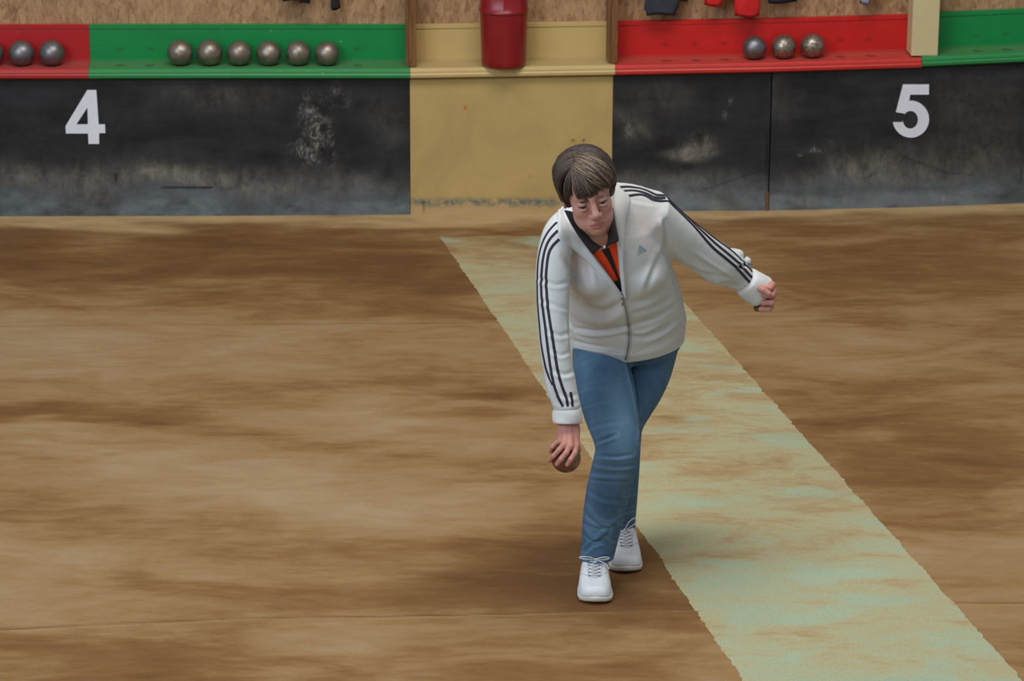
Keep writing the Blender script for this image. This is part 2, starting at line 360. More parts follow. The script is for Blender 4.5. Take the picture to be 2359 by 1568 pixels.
def board(name, x0, x1, mat, label, dust, foot=1.0, marks=(), dark=(), thick=.022, zlo=-.02, cat='kickboard'):
    root = None; nxx = max(8, int((x1-x0)/5)); nz = 90; V = []; Pp = []
    for j in range(nz+1):
        for i in range(nxx+1):
            px = x0+(x1-x0)*i/nxx; b, tz = wallat(px); V.append(Vector((b.x, b.y, zlo+(tz-.004-zlo)*j/nz)))
    A = np.array([tuple(v) for v in V]); q = to_px(A); base = q[:, 1]*0
    ht = A[:, 2]/.58
    wb = np.array([mnoise.fractal(Vector((a[0]*3, a[2]*5, 2.0)), 1.0, 2.0, 4) for a in A])
    wb2 = np.array([mnoise.fractal(Vector((a[0]*16, a[2]*16, 7.0)), 1.0, 2.0, 4) for a in A])
    du = np.zeros(len(A)); mk = np.zeros(len(A)); dk = np.zeros(len(A))
    for cx, cy, rx, ry, a in dust: du += a*np.exp(-((q[:, 0]-cx+wb*60)/rx)**2-((q[:, 1]-cy+wb*25)/ry)**2)
    for cx, cy, rx, ry, a in marks: mk += a*np.exp(-((q[:, 0]-cx)/rx)**2-((q[:, 1]-cy)/ry)**2)*np.clip(.75+wb2*2.2, 0, 1)
    for x_0, y_0, x_1, y_1, wd, a in dark:
        d = np.array([x_1-x_0, y_1-y_0], float); L = np.hypot(*d); d /= L; r_ = q-np.array([x_0, y_0]); t = np.clip(r_@d, 0, L)
        dk = np.maximum(dk, a*np.exp(-(np.hypot(*(r_-t[:, None]*d).T)/wd)**2))
    ft = foot*(np.exp(-((ht)/.20)**2)*(.9+wb*.8))
    # four sides and a back so that it is a real board
    n = len(V); Vb = [v+WN*thick for v in V]; VV = V+Vb; st = nxx+1; F = []
    for j in range(nz):
        for i in range(nxx): a = j*st+i; F.append((a, a+1, a+1+st, a+st)); F.append((n+a, n+a+st, n+a+1+st, n+a+1))
    for i in range(nxx): F.append((i, n+i, n+i+1, i+1)); a = nz*st+i; F.append((a, a+1, n+a+1, n+a))
    for j in range(nz): a = j*st; F.append((a, a+st, n+a+st, n+a)); a = j*st+nxx; F.append((a, n+a, n+a+st, a+st))
    z2 = lambda v: np.concatenate([np.clip(v, 0, 1)]*2)
    o = obj(name, VV, F, mat, smooth=False, attrs=dict(dust=z2(du), foot=z2(ft), mark=z2(mk), dark=z2(dk)))
    tag(o, label, cat); return o
b4 = board('kickboard', -260, 945, M['black'], 'long black kickboard bearing the white number 4 on the left', 
    [(150, 415, 260, 42, .75), (440, 412, 110, 26, 1.0), (620, 430, 160, 30, .6), (830, 440, 180, 38, .4), (500, 215, 130, 30, .28), (900, 290, 40, 60, .25)],
    marks=[(715, 255, 26, 34, .9), (738, 300, 22, 30, .7), (712, 345, 34, 34, .8), (765, 352, 10, 30, .6), (772, 215, 12, 22, .5), (800, 230, 12, 18, .5), (434, 210, 2.5, 8, 1.0), (476, 222, 2.5, 6, .6)],
    dark=[(372, 431, 488, 432, 2.2, 1.0), (268, 400, 266, 418, 3, .8)])  # the long level dark line is a flap's shadow painted on the board
b0 = board('kickboard', 946, 1408, M['creamb'], 'cream yellow kickboard panel between the black boards',
    [(1180, 486, 600, 13, .9)], foot=0.0, marks=[(1071, 248, 4, 4, 2.5), (1100, 333, 3, 3, 1.5)], dark=[(1317, 326, 1320, 322, 2, .9), (1326, 322, 1326, 330, 1.5, .7), (1342, 327, 1345, 322, 2, .9), (1220, 402, 1221, 408, 2, .6), (976, 464, 978, 490, 2, .7)])
a_ = b0.data.attributes['foot']; vv = np.array([v.co[:] for v in b0.data.vertices]); qq = to_px(vv)
a_.data.foreach_set('value', (np.exp(-((qq[:, 1]-468)/11)**2)*1.2).astype(np.float32))
b1 = board('kickboard', 1409, 1768, M['black'], 'short black kickboard behind the woman between cream panel and seam',
    [(1610, 345, 40, 22, 1.1), (1570, 358, 30, 12, .9), (1450, 290, 34, 34, .5), (1600, 430, 200, 30, .55), (1520, 220, 60, 40, .25), (1600, 466, 200, 12, 1.0)],
    marks=[(1684, 236, 4, 8, 1.3), (1672, 265, 8, 10, .7), (1448, 300, 14, 18, .6), (1612, 335, 30, 22, .7)], dark=[(1612, 440, 1760, 390, 1.6, .5), (1575, 384, 1590, 384, 8, .5), (1766, 300, 1768, 480, 2.5, .9)])
b5 = board('kickboard', 1771, 2640, M['black'], 'long black kickboard bearing the white number 5 on the right',
    [(1950, 400, 160, 40, .55), (2200, 380, 200, 60, .5), (2250, 250, 120, 70, .25), (1800, 210, 40, 60, .3), (1900, 470, 300, 9, 1.0), (2150, 462, 300, 9, .9), (2050, 420, 200, 20, .4)],
    marks=[(1880, 345, 20, 7, .9), (1905, 330, 14, 6, .8), (1843, 357, 5, 4, .8), (2175, 458, 2, 10, 1.5)], dark=[(2080, 360, 2180, 398, 2, .6), (2180, 398, 2240, 402, 1.6, .5), (2352, 240, 2352, 420, 1.6, .5), (1990, 412, 2010, 402, 2, .5)])
# white numerals stuck on the boards
def extrude(pxpoly, holes, name, mat, parent, th=.004):
    import bmesh
    bm = bmesh.new(); edges = []
    for poly in [pxpoly]+holes:
        vs = [bm.verts.new(wall_hit(*p)-WN*th-parent.location) for p in poly]
        edges += [bm.edges.new((vs[i], vs[(i+1) % len(vs)])) for i in range(len(vs))]
    r = bmesh.ops.triangle_fill(bm, edges=edges, use_beauty=True)
    fs = [g for g in r['geom'] if isinstance(g, bmesh.types.BMFace)]
    ex = bmesh.ops.extrude_face_region(bm, geom=fs)
    for v in [g for g in ex['geom'] if isinstance(g, bmesh.types.BMVert)]: v.co += WN*th
    bmesh.ops.recalc_face_normals(bm, faces=bm.faces)
    me = bpy.data.meshes.new(name); bm.to_mesh(me); me.materials.append(mat)
    o = bpy.data.objects.new(name, me); C.objects.link(o); o.parent = parent; return o
four = [(222, 207), (201, 207), (151, 290), (152, 307), (203, 307), (204, 331), (228.5, 331), (228.5, 306), (243, 306), (242, 286), (227.5, 286)]
extrude(four, [[(201.5, 247), (176, 286), (202.5, 286)]], 'number_four', M['white'], b4)['label'] = 'white numeral 4'
five = [(2140, 194), (2080, 194), (2063.5, 258), (2081, 260.5)]
def arc(cx, cy, rx, ry, a0, a1, n): return [(cx+rx*math.cos(math.radians(a0+(a1-a0)*i/n)), cy-ry*math.sin(math.radians(a0+(a1-a0)*i/n))) for i in range(n+1)]
five += arc(2097, 275.5, 17.5, 20.5, 140, -175, 26)                      # inside of the bowl
five += [(2079, 281), (2057, 281)]
five += arc(2098, 274, 42, 42.5, -172, 108, 40)[1:]                      # outside of the bowl
five += [(2092, 232), (2096.5, 217.5), (2139.5, 217.5)]
extrude(five, [], 'number_five', M['white'], b5)['label'] = 'white numeral 5'

# ------------------------------------------------------------------ ball shelves above the boards
LIP, TRAY, BACK, OSB_B = .045, .119, .158, .16
def at(px, out, dz):      # a point by pixel column, distance behind the board face and height above the board top
    b, tz = wallat(px); return b+WN*out+Vector((0, 0, tz+dz))
BALL_R = .0525
def shelf(x0, x1, mats, label, holes, backtop=True, slant=0, lift=0):
    root = empty('ball_shelf', at((x0+x1)/2, 0, 0)); tag(root, label, 'shelf')
    n = max(6, int((x1-x0)/3)); 
    # moulded lip and tray in one profile; (behind, above)
    prof = [(-.004, -.002), (-.024, .0), (-.030, .006), (-.031, .016), (-.026, .0225), (-.0275, .026), (-.025, .0335), (-.018, .0405), (-.009, .042), (-.007, .0385)]
    prof += [(y, .0385) for y in np.linspace(-.001, TRAY, 26)]+[(TRAY, .006), (.0, .006)]
    V = []; dus = []; dk = []
    cs = [at(h, .0605, .0385) for h in holes]
    for i in range(n+1):
        s = i/n; px = x0+(x1-x0)*s
        for (o_, z_) in prof:
            p = at(px, o_, z_+lift); 
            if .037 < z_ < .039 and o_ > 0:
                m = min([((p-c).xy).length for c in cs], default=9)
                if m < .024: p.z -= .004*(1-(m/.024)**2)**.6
                dk.append(.8 if m < .023 else 0)  # shade inside the hole dips painted as a darker colour
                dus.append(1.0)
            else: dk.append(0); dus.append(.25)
            V.append(p)
    m_ = len(prof); F = [(i*m_+k, i*m_+(k+1) % m_, (i+1)*m_+(k+1) % m_, (i+1)*m_+k) for i in range(n) for k in range(m_)]
    F += [tuple(range(m_)), tuple(n*m_+k for k in range(m_-1, -1, -1))]
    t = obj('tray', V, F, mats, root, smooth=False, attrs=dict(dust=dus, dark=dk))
    # backboard with a raised strip along its top
    pb = [(TRAY+.001, .030), (TRAY+.002, .038+BACK-.018), (TRAY-.003, .038+BACK-.016), (TRAY-.003, .038+BACK-.001), (TRAY+.001, .038+BACK), (TRAY+.022, .038+BACK), (TRAY+.022, .030)]
    pb = pb[:1]+[(TRAY+.001, .030+(.038+BACK-.018-.030)*k/24) for k in range(1, 24)]+pb[1:]
    V = []; dus = []; dk = []
    for i in range(n+1):
        px = x0+slant+(x1-x0)*i/n
        if slant: px = x0+(x1-x0)*i/n
        for (o_, z_) in pb:
            p = at(px, o_, z_+lift); V.append(p); dus.append(max(0, .9-(z_-.036)/.02) if z_ < .06 else 0)
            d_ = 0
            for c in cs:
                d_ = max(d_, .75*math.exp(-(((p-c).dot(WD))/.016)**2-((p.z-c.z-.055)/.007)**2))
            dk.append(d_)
    m_ = len(pb); F = [(i*m_+k, i*m_+(k+1) % m_, (i+1)*m_+(k+1) % m_, (i+1)*m_+k) for i in range(n) for k in range(m_)]
    F += [tuple(range(m_)), tuple(n*m_+k for k in range(m_-1, -1, -1))]
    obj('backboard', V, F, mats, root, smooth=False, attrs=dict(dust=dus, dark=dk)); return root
shelf(-260, 216, M['dred'], 'red ball shelf at the far left end of the wall', [-140, -73, -6, 62, 132])
shelf(216.6, 946, M['green'], 'green ball shelf carrying six steel balls, above the number 4 board', [287, 355, 424, 491, 559, 626, 693, 760, 828])
shelf(946.6, 1411, M['cream'], 'cream yellow empty ledge under the red waste bin', [])
shelf(1411.6, 2106, M['red'], 'bright red ball shelf carrying three grooved steel balls', [1533, 1600, 1667, 1732, 1798, 1865, 1931, 1998])
shelf(2107, 2640, M['green'], 'green ball shelf at the far right beyond the pale post', [2243, 2309, 2376, 2442], lift=.004)

# strand-board wall behind and above
def wall_sheet(name, x0, x1, out, z0, z1, mat, th=.02):
    pts = sorted({x0, x1, *[a[0] for a in base_anchor if x0 < a[0] < x1]}); V = []; F = []
    for px in pts:
        for (o_, z_) in ((out, z0), (out, z1), (out+th, z1), (out+th, z0)): V.append(at(px, o_, 0)*1); V[-1].z = z_
    for i in range(len(pts)-1):
        for k in range(4): F.append((i*4+k, i*4+(k+1) % 4, i*4+4+(k+1) % 4, i*4+4+k))
    F += [(0, 1, 2, 3), tuple((len(pts)-1)*4+k for k in (3, 2, 1, 0))]
    o = obj(name, V, F, mat, smooth=False); return o
wall_sheet('wall_back', -260, 2640, TRAY+.024, 0.0, 2.6, M['osb'])['kind'] = 'structure'

def partition(px, w_, label, side=.0):
    root = empty('partition_board', at(px, 0, .04)); tag(root, label, 'partition')
    a = at(px-w_/2, .012, .0400); wd = WD*(w_*mpp(a))
    # two laths: a wider dark board and a narrow front batten
    m = MB(); m.box(a+WN*.016-WD*.012, wd*.8+WD*.004, WN*(TRAY+.006-.028), (0, 0, 1.5)); m.build('panel', M['wood'], root)
    m = MB(); m.box(a, wd, WN*.015, (0, 0, 1.5)); bevel(m.build('batten', M['wood'], root), .003)
    c = a+wd*.5+Vector((0, 0, .013)); s_ = MB(); 
    for k in range(1): s_.tube([c-WN*.0015, c+WN*.002], .003, 10)
    s_.build('screw', M['screw'], root); return root
partition(953, 17, 'brown wooden partition between green shelf and cream ledge')
partition(1411, 15, 'brown wooden partition between cream ledge and bright red shelf')
m = MB(); a = at(2084, -.002, .046); m.box(a, WD*(62*mpp(a)), WN*(TRAY-.003), (0, 0, 1.5))
o = m.build('wooden_post', M['post']); bevel(o, .003); tag(o, 'pale cream painted post standing between red and green shelves', 'post')

m = MB(); a = wall_hit(1763, 486)-WN*.006; m.box(a, WD*(6*mpp(a)), WN*.006, (0, 0, .085)); m.build('trim_2', M['wood'])['kind'] = 'structure'
# thin ridge strip under the shelves
m = MB(); pts = [p[0] for p in base_anchor]
for x0, x1 in zip(pts[:-1], pts[1:]):
    a = at(x0, -.003, -.004); b = at(x1, -.003, -.004); m.tube([a, b], .0045, 6)
m.build('trim_1', M['blackc'], smooth=True)['kind'] = 'structure'

# steel balls
def sphere(c, r, nu=48, nv=32):
    V = []; F = []
    for j in range(nv+1):
        th = math.pi*j/nv
        for i in range(nu): ph = 2*math.pi*i/nu; V.append(Vector(c)+Vector((r*math.sin(th)*math.cos(ph), r*math.sin(th)*math.sin(ph), r*math.cos(th))))
    for j in range(nv):
        for i in range(nu): F.append((j*nu+i, (j+1)*nu+i, (j+1)*nu+(i+1) % nu, j*nu+(i+1) % nu))
    return V, F
def ball(px, r, mat, label, group, rot):
    c = at(px, .0605, .0355+r)
    V, F = sphere((0, 0, 0), r); o = obj('boule', V, F, mat); o.location = c; o.rotation_euler = rot
    tag(o, label, 'ball', group); return o
L = ['dark grey steel ball cut by the left edge of the photo on the red shelf', 'dark grey steel ball in the middle of the three on the left red shelf', 'dark grey steel ball on the left red shelf, nearest the green shelf']
for k, px in enumerate((-7, 63, 132)): ball(px, .0545, M['ball_grey'], L[k], 'steel balls on the left red shelf', (k, .5*k, 2*k))
six = [(424, 'leftmost of the six steel balls on the green shelf, dented silver'), (491, 'second from left of the six steel balls on green shelf, dented'), (559, 'third from left of the six steel balls on green shelf'),
       (626, 'fourth from left of the six steel balls on green shelf'), (693, 'fifth from left of the six steel balls on green shelf'), (759, 'rightmost of the six steel balls on the green shelf, pale patches')]
for k, (px, l) in enumerate(six): ball(px, .0545-(.0015 if k > 1 else 0)-(.001 if k == 5 else 0), M['ball_warm'], l, 'six steel balls on the green shelf', (1.1*k, .7*k, .3*k))
three = [(1732, .0505, 'ball_grey', 'plain dark steel ball, leftmost on the bright red shelf'), (1799, .052, 'ball_line', 'steel ball with engraved lines in the middle on bright red shelf'), (1865, .0525, 'ball_line', 'steel ball with engraved lines, rightmost on the bright red shelf')]
for k, (px, r, m_, l) in enumerate(three): ball(px, r, M[m_], l, 'three steel balls on the bright red shelf', (.8*k, .4, 1.9*k))

# red waste bin hung against the cream backboard
rb = 55.5*mpp(at(1160, -.02, .1)); bc = at(1159.5, TRAY-.004-rb, .0445)
root = empty('waste_bin', bc); tag(root, 'dark red plastic waste bin with domed lid on the cream ledge', 'bin')
hb = .245
prof = [(.0, .002), (rb*.84, 0), (rb*.90, .003), (rb*.925, .012), (rb*.935, .03), (rb*.985, hb-.03), (rb*.99, hb-.006), (rb*.99, hb)]
MB().lathe(bc, prof, 72).build('bin_body', M['bin'], root, True)
prof = [(rb*.985, hb-.014), (rb*1.025, hb-.014), (rb*1.032, hb-.012), (rb*1.030, hb-.008), (rb*1.005, hb-.004), (rb*.99, hb+.010), (rb*.95, hb+.045), (rb*.86, hb+.085), (rb*.68, hb+.115), (rb*.4, hb+.13), (0.001, hb+.134)]
V = MB().lathe(bc, prof, 96)
Vn = []
for v in V.V:
    dx, dy, dz = v[0]-bc.x, v[1]-bc.y, v[2]-bc.z; a = math.atan2(dy, dx)
    if dz > hb+.006:
        g = max(0, 1-abs((a+math.pi/2))/.75); fl = .010*math.sin(min(1, g*1.6)*math.pi/2)*(1 if g > 0 else 0)*(1 if abs((a+math.pi/2)*9) % 3 > .3 else .6)
        v = (v[0], v[1]+fl*.8, v[2])
    Vn.append(v)
V.V = Vn; V.build('bin_lid', M['bin'], root, True)

# ------------------------------------------------------------------ signed-distance modelling for soft bodies
f32 = np.float32
def smin(a, b, k):
    h = np.clip(.5+.5*(b-a)/k, 0, 1); return b*(1-h)+a*h-k*h*(1-h)
def smax(a, b, k): return -smin(-a, -b, k)
def ell(P, c, r, R=None):
    q = P-np.array(c, f32)
    if R is not None: q = q@np.array(R, f32)          # columns of R are the axes
    r = np.array(r, f32); k1 = np.sqrt(((q/r)**2).sum(1))+1e-6; k2 = np.sqrt(((q/(r*r))**2).sum(1))+1e-6
    return k1*(k1-1)/k2
def cap(P, a, b, ra, rb):
    a = np.array(a, f32); b = np.array(b, f32); d = b-a; L2 = (d*d).sum()+1e-9
    t = np.clip(((P-a)@d)/L2, 0, 1); return np.linalg.norm(P-a-t[:, None]*d, axis=1)-(ra+(rb-ra)*t)
def chain(P, pts, rs, k=.004):
    d = None
    for i in range(len(pts)-1):
        e = cap(P, pts[i], pts[i+1], rs[i], rs[i+1]); d = e if d is None else smin(d, e, k)
    return d
def catmull(X, m):
    X = np.asarray(X, float); n = len(X); out = []
    for i in range(n-1):
        p0, p1, p2, p3 = X[max(i-1, 0)], X[i], X[i+1], X[min(i+2, n-1)]
        for k in range(m):
            t = k/m; out.append(.5*((2*p1)+(-p0+p2)*t+(2*p0-5*p1+4*p2-p3)*t*t+(-p0+3*p1-3*p2+p3)*t**3))
    out.append(X[-1]); return np.array(out)
class Tube:
    """elliptical tube along a spline; rings = (centre, half width, half depth, side vector)"""
    def __init__(s, C_, A, B, S, m=4, endcap=.02):
        s.C = catmull(C_, m); s.A = catmull(np.array(A)[:, None], m)[:, 0]; s.B = catmull(np.array(B)[:, None], m)[:, 0]; s.S = catmull(S, m); s.e = endcap
    def __call__(s, P):
        n = len(s.C); bd = np.full(len(P), 1e9, f32); out = np.full(len(P), 9., f32)
        T = np.gradient(s.C, axis=0); T /= np.linalg.norm(T, axis=1)[:, None]
        bi = np.zeros(len(P), int); bt = np.zeros(len(P), f32)
        for i in range(n-1):
            a, b = s.C[i], s.C[i+1]; d = b-a; t = np.clip((P-a.astype(f32))@(d/(d@d)).astype(f32), 0, 1)
            q = P-a.astype(f32)-t[:, None]*d.astype(f32); r = (q*q).sum(1); m_ = r < bd; bd[m_] = r[m_]; bi[m_] = i; bt[m_] = t[m_]
        lerp = lambda X: (X[bi].T*(1-bt)+X[bi+1].T*bt).T.astype(f32)
        c = lerp(s.C); dn = lerp(T); dn /= np.linalg.norm(dn, axis=1)[:, None]; sd = lerp(s.S); sd -= dn*(sd*dn).sum(1)[:, None]; sd /= np.linalg.norm(sd, axis=1)[:, None]
        wv = np.cross(dn, sd); q = P-c; u = (q*sd).sum(1); v = (q*wv).sum(1); l = (q*dn).sum(1)
        end = ((bi == 0) & (bt <= 0)) | ((bi == n-2) & (bt >= 1)); l = np.where(end, l, 0); aa = lerp(s.A[:, None])[:, 0]; bb = lerp(s.B[:, None])[:, 0]
        k1 = np.sqrt((u/aa)**2+(v/bb)**2+(l/s.e)**2)+1e-6; k2 = np.sqrt((u/aa**2)**2+(v/bb**2)**2+(l/s.e**2)**2)+1e-6
        return np.where(k1 < .05, -np.minimum(aa, bb), k1*(k1-1)/k2).astype(f32)
def ringtube(rows, endcap=.02, m=4, hside=None):
    """rows: (px_left, px_right, py, Y, half_depth)"""
    Cs, A, B, S = [], [], [], []
    for (xl, xr, py, Y, b) in rows:
        c = W((xl+xr)/2, py, Y); Cs.append(tuple(c)); A.append((xr-xl)/2*mpp(c)); B.append(b if b else A[-1]); S.append(hside or (1, 0, 0))
    return Tube(Cs, A, B, S, m, endcap)
def pathtube(rows, endcap=.02, m=4):
    """rows: (px, py, Y, radius in pixels, depth factor)"""
    Cs, A, B, S = [], [], [], []; pts = [W(r[0], r[1], r[2]) for r in rows]
    for i, r in enumerate(rows):
        d = pts[min(i+1, len(pts)-1)]-pts[max(i-1, 0)]; view = (pts[i]-CAM).normalized(); sd = d.cross(view).normalized()
        Cs.append(tuple(pts[i])); A.append(r[3]*mpp(pts[i])); B.append(A[-1]*r[4]); S.append(tuple(sd))
    return Tube(Cs, A, B, S, m, endcap)
def surface(f, lo, hi, h, newton=2):
    lo = np.array(lo, float); hi = np.array(hi, float); n = np.ceil((hi-lo)/h).astype(int)+1
    # coarse pass: only evaluate finely where the surface can be
    c = 4; nc = (n+c-1)//c+1
    ax = [lo[k]+np.arange(nc[k])*h*c for k in range(3)]
    g = np.stack(np.meshgrid(*ax, indexing='ij'), -1).reshape(-1, 3).astype(f32); dc = f(g).reshape(nc)
    near = np.abs(dc) < h*c*2.2
    nf = nc*c; D = np.repeat(np.repeat(np.repeat(dc, c, 0), c, 1), c, 2)
    mask = np.repeat(np.repeat(np.repeat(near, c, 0), c, 1), c, 2)
    # blocks are centred on coarse nodes, so shift by half a block
    idx = np.argwhere(mask); pos = lo+(idx-c//2)*h
    for k in range(0, len(idx), 400000):
        ii = idx[k:k+400000]; D[ii[:, 0], ii[:, 1], ii[:, 2]] = f(pos[k:k+400000].astype(f32))
    org = lo-(c//2)*h; S = D < 0
    cellany = np.zeros(np.array(S.shape)-1, int); cnt = cellany*0
    for a in (0, 1):
        for b in (0, 1):
            for d in (0, 1): cnt += S[a:S.shape[0]-1+a, b:S.shape[1]-1+b, d:S.shape[2]-1+d]
    act = (cnt > 0) & (cnt < 8); cells = np.argwhere(act); vid = np.full(act.shape, -1); vid[act] = np.arange(len(cells))
    acc = np.zeros((len(cells), 3)); num = np.zeros(len(cells))
    for a, b in [((0, 0, 0), (1, 0, 0)), ((0, 1, 0), (1, 1, 0)), ((0, 0, 1), (1, 0, 1)), ((0, 1, 1), (1, 1, 1)), ((0, 0, 0), (0, 1, 0)), ((1, 0, 0), (1, 1, 0)), ((0, 0, 1), (0, 1, 1)), ((1, 0, 1), (1, 1, 1)),
                 ((0, 0, 0), (0, 0, 1)), ((1, 0, 0), (1, 0, 1)), ((0, 1, 0), (0, 1, 1)), ((1, 1, 0), (1, 1, 1))]:
        pa = cells+a; pb = cells+b; da = D[pa[:, 0], pa[:, 1], pa[:, 2]]; db = D[pb[:, 0], pb[:, 1], pb[:, 2]]; x = (da < 0) != (db < 0)
        t = np.where(x, da/(da-db+1e-12), 0); acc += np.where(x[:, None], pa+t[:, None]*(np.array(b)-np.array(a)), 0); num += x
    V = org+(acc/num[:, None])*h; F = []
    for axis in range(3):
        sh = [slice(None)]*3; s2 = [slice(None)]*3; sh[axis] = slice(0, -1); s2[axis] = slice(1, None)
        A_ = S[tuple(sh)]; B_ = S[tuple(s2)]; e = np.argwhere(A_ != B_); o = [k for k in range(3) if k != axis]
        ok = (e[:, o[0]] > 0) & (e[:, o[1]] > 0) & (e[:, o[0]] < act.shape[o[0]]) & (e[:, o[1]] < act.shape[o[1]]) & (e[:, axis] < act.shape[axis]); e = e[ok]
        q = []
        for da, db in ((0, 0), (-1, 0), (-1, -1), (0, -1)):
            z = e.copy(); z[:, o[0]] += da; z[:, o[1]] += db; q.append(vid[z[:, 0], z[:, 1], z[:, 2]])
        q = np.stack(q, 1); flip = A_[e[:, 0], e[:, 1], e[:, 2]] ^ (axis == 1)
        q = np.where(flip[:, None], q, q[:, ::-1]); F.append(q)
    F = np.concatenate(F); F = F[(F >= 0).all(1)]
    for _ in range(newton):
        P_ = V.astype(f32); g, d = grad(f, P_, h*.4); V = V-np.clip(d, -h, h)[:, None]*g
    return V, F
def grad(f, P, e):
    P = P.astype(f32); g = np.stack([f(P+np.array(v, f32)*e)-f(P-np.array(v, f32)*e) for v in ((1, 0, 0), (0, 1, 0), (0, 0, 1))], 1)/(2*e)
    L = np.linalg.norm(g, axis=1)+1e-6; return (g/L[:, None]).astype(float), (f(P)/np.maximum(L, .3)).astype(float)
def facing(V, Nn): d = V-np.array([0, 0, H]); d /= np.linalg.norm(d, axis=1)[:, None]; return -(d*Nn).sum(1)
def seg_d(q, pts):
    """pixel distance and side (sign) to a polyline"""
    best = np.full(len(q), 1e9); sgn = np.zeros(len(q)); tt = np.zeros(len(q)); n = len(pts)-1
    for i in range(n):
        a = np.array(pts[i], float); b = np.array(pts[i+1], float); d = b-a; L = np.hypot(*d); r = q-a; t = np.clip(r@d/L**2, 0, 1)
        v = r-t[:, None]*d; dd = np.hypot(*v.T); m_ = dd < best; best[m_] = dd[m_]; cr = d[0]*r[:, 1]-d[1]*r[:, 0]; sgn[m_] = np.sign(cr[m_]); tt[m_] = ((i+t)/n)[m_]
    return best, sgn, tt
FOLD = 1.5
def folds(V, Nn, specs):
    """push cloth along its normals: (polyline in px, width px, depth in metres (+ = crease, - = ridge))"""
    q = to_px(V); fc = np.clip(facing(V, Nn)*3, 0, 1); D = np.zeros(len(V))
    for pts, wd, dep in specs:
        if len(pts) > 2: pts = catmull(pts, 5)
        d, s, t = seg_d(q, pts); env = np.sin(np.clip(t, .02, .98)*math.pi)**.5
        D -= dep*env*np.exp(-(d/wd)**2)*fc; D += dep*.6*env*np.exp(-((d-1.7*wd)/wd)**2)*fc*(s > 0)
    return V+Nn*(D*FOLD)[:, None]
def bvh(V, F): return BVHTree.FromPolygons([tuple(v) for v in V], [tuple(map(int, f)) for f in F])
def drop(tree, px, py, lift=0.0):
    r = ray(px, py).normalized(); h_ = tree.ray_cast(CAM, r)
    if h_[0] is None:
        # slide to the nearest surface point beside the ray
        q = CAM+r*9.8; n_ = tree.find_nearest(q)
        q = CAM+r*(n_[0]-CAM).dot(r); n_ = tree.find_nearest(q); return n_[0]+n_[1]*lift, n_[1]
    nn = h_[1] if h_[1].dot(r) < 0 else -h_[1]
    return h_[0]+nn*lift, nn
def ribbon(tree, pts, wid, lift=.0018, step=3.0, extra=None):
    """a strip of trim sewn along a polyline of pixels on a surface; wid in metres"""
    pts = catmull(pts, 8); q = [pts[0]]
    for a, b in zip(pts[:-1], pts[1:]):
        L = np.hypot(*(b-a)); k = max(1, int(L/step)); q += [a+(b-a)*(i+1)/k for i in range(k)]
    H3 = [drop(tree, *p) for p in q]; pos = [h[0] for h in H3]; nor = [h[1] for h in H3]
    if extra is not None:      # carried on along 3-D points snapped to the surface
        last = pos[-1]; ex = catmull([tuple(last)]+[tuple(e) for e in extra], 14)[1:]
        for e in ex:
            x = tree.find_nearest(Vector(e)); n_ = x[1] if x[1].dot(nor[-1]) > 0 else -x[1]; pos.append(x[0]); nor.append(n_)
    for _ in range(7):
        pos = [pos[0]]+[(pos[i-1]+pos[i]*2+pos[i+1])/4 for i in range(1, len(pos)-1)]+[pos[-1]]
        nor = [nor[0]]+[((nor[i-1]+nor[i]*2+nor[i+1])/4).normalized() for i in range(1, len(nor)-1)]+[nor[-1]]
    V = []; F = []; m_ = 5
    for i, p in enumerate(pos):
        d = (pos[min(i+1, len(pos)-1)]-pos[max(i-1, 0)]).normalized(); sd = d.cross(nor[i]).normalized()
        for k in range(m_):
            s = (k/(m_-1)-.5)*wid; x = tree.find_nearest(p+sd*s); n_ = x[1] if x[1].dot(nor[i]) > 0 else -x[1]
            V.append(x[0]+n_*lift)
        for k in (m_-1, 0):
            s = (k/(m_-1)-.5)*wid; x = tree.find_nearest(p+sd*s); n_ = x[1] if x[1].dot(nor[i]) > 0 else -x[1]
            V.append(x[0]-n_*.002)
    r_ = m_+2
    for i in range(len(pos)-1):
        for k in range(r_): F.append((i*r_+k, i*r_+(k+1) % r_, (i+1)*r_+(k+1) % r_, (i+1)*r_+k))
    F += [tuple(range(r_)), tuple((len(pos)-1)*r_+k for k in range(r_-1, -1, -1))]
    return V, F
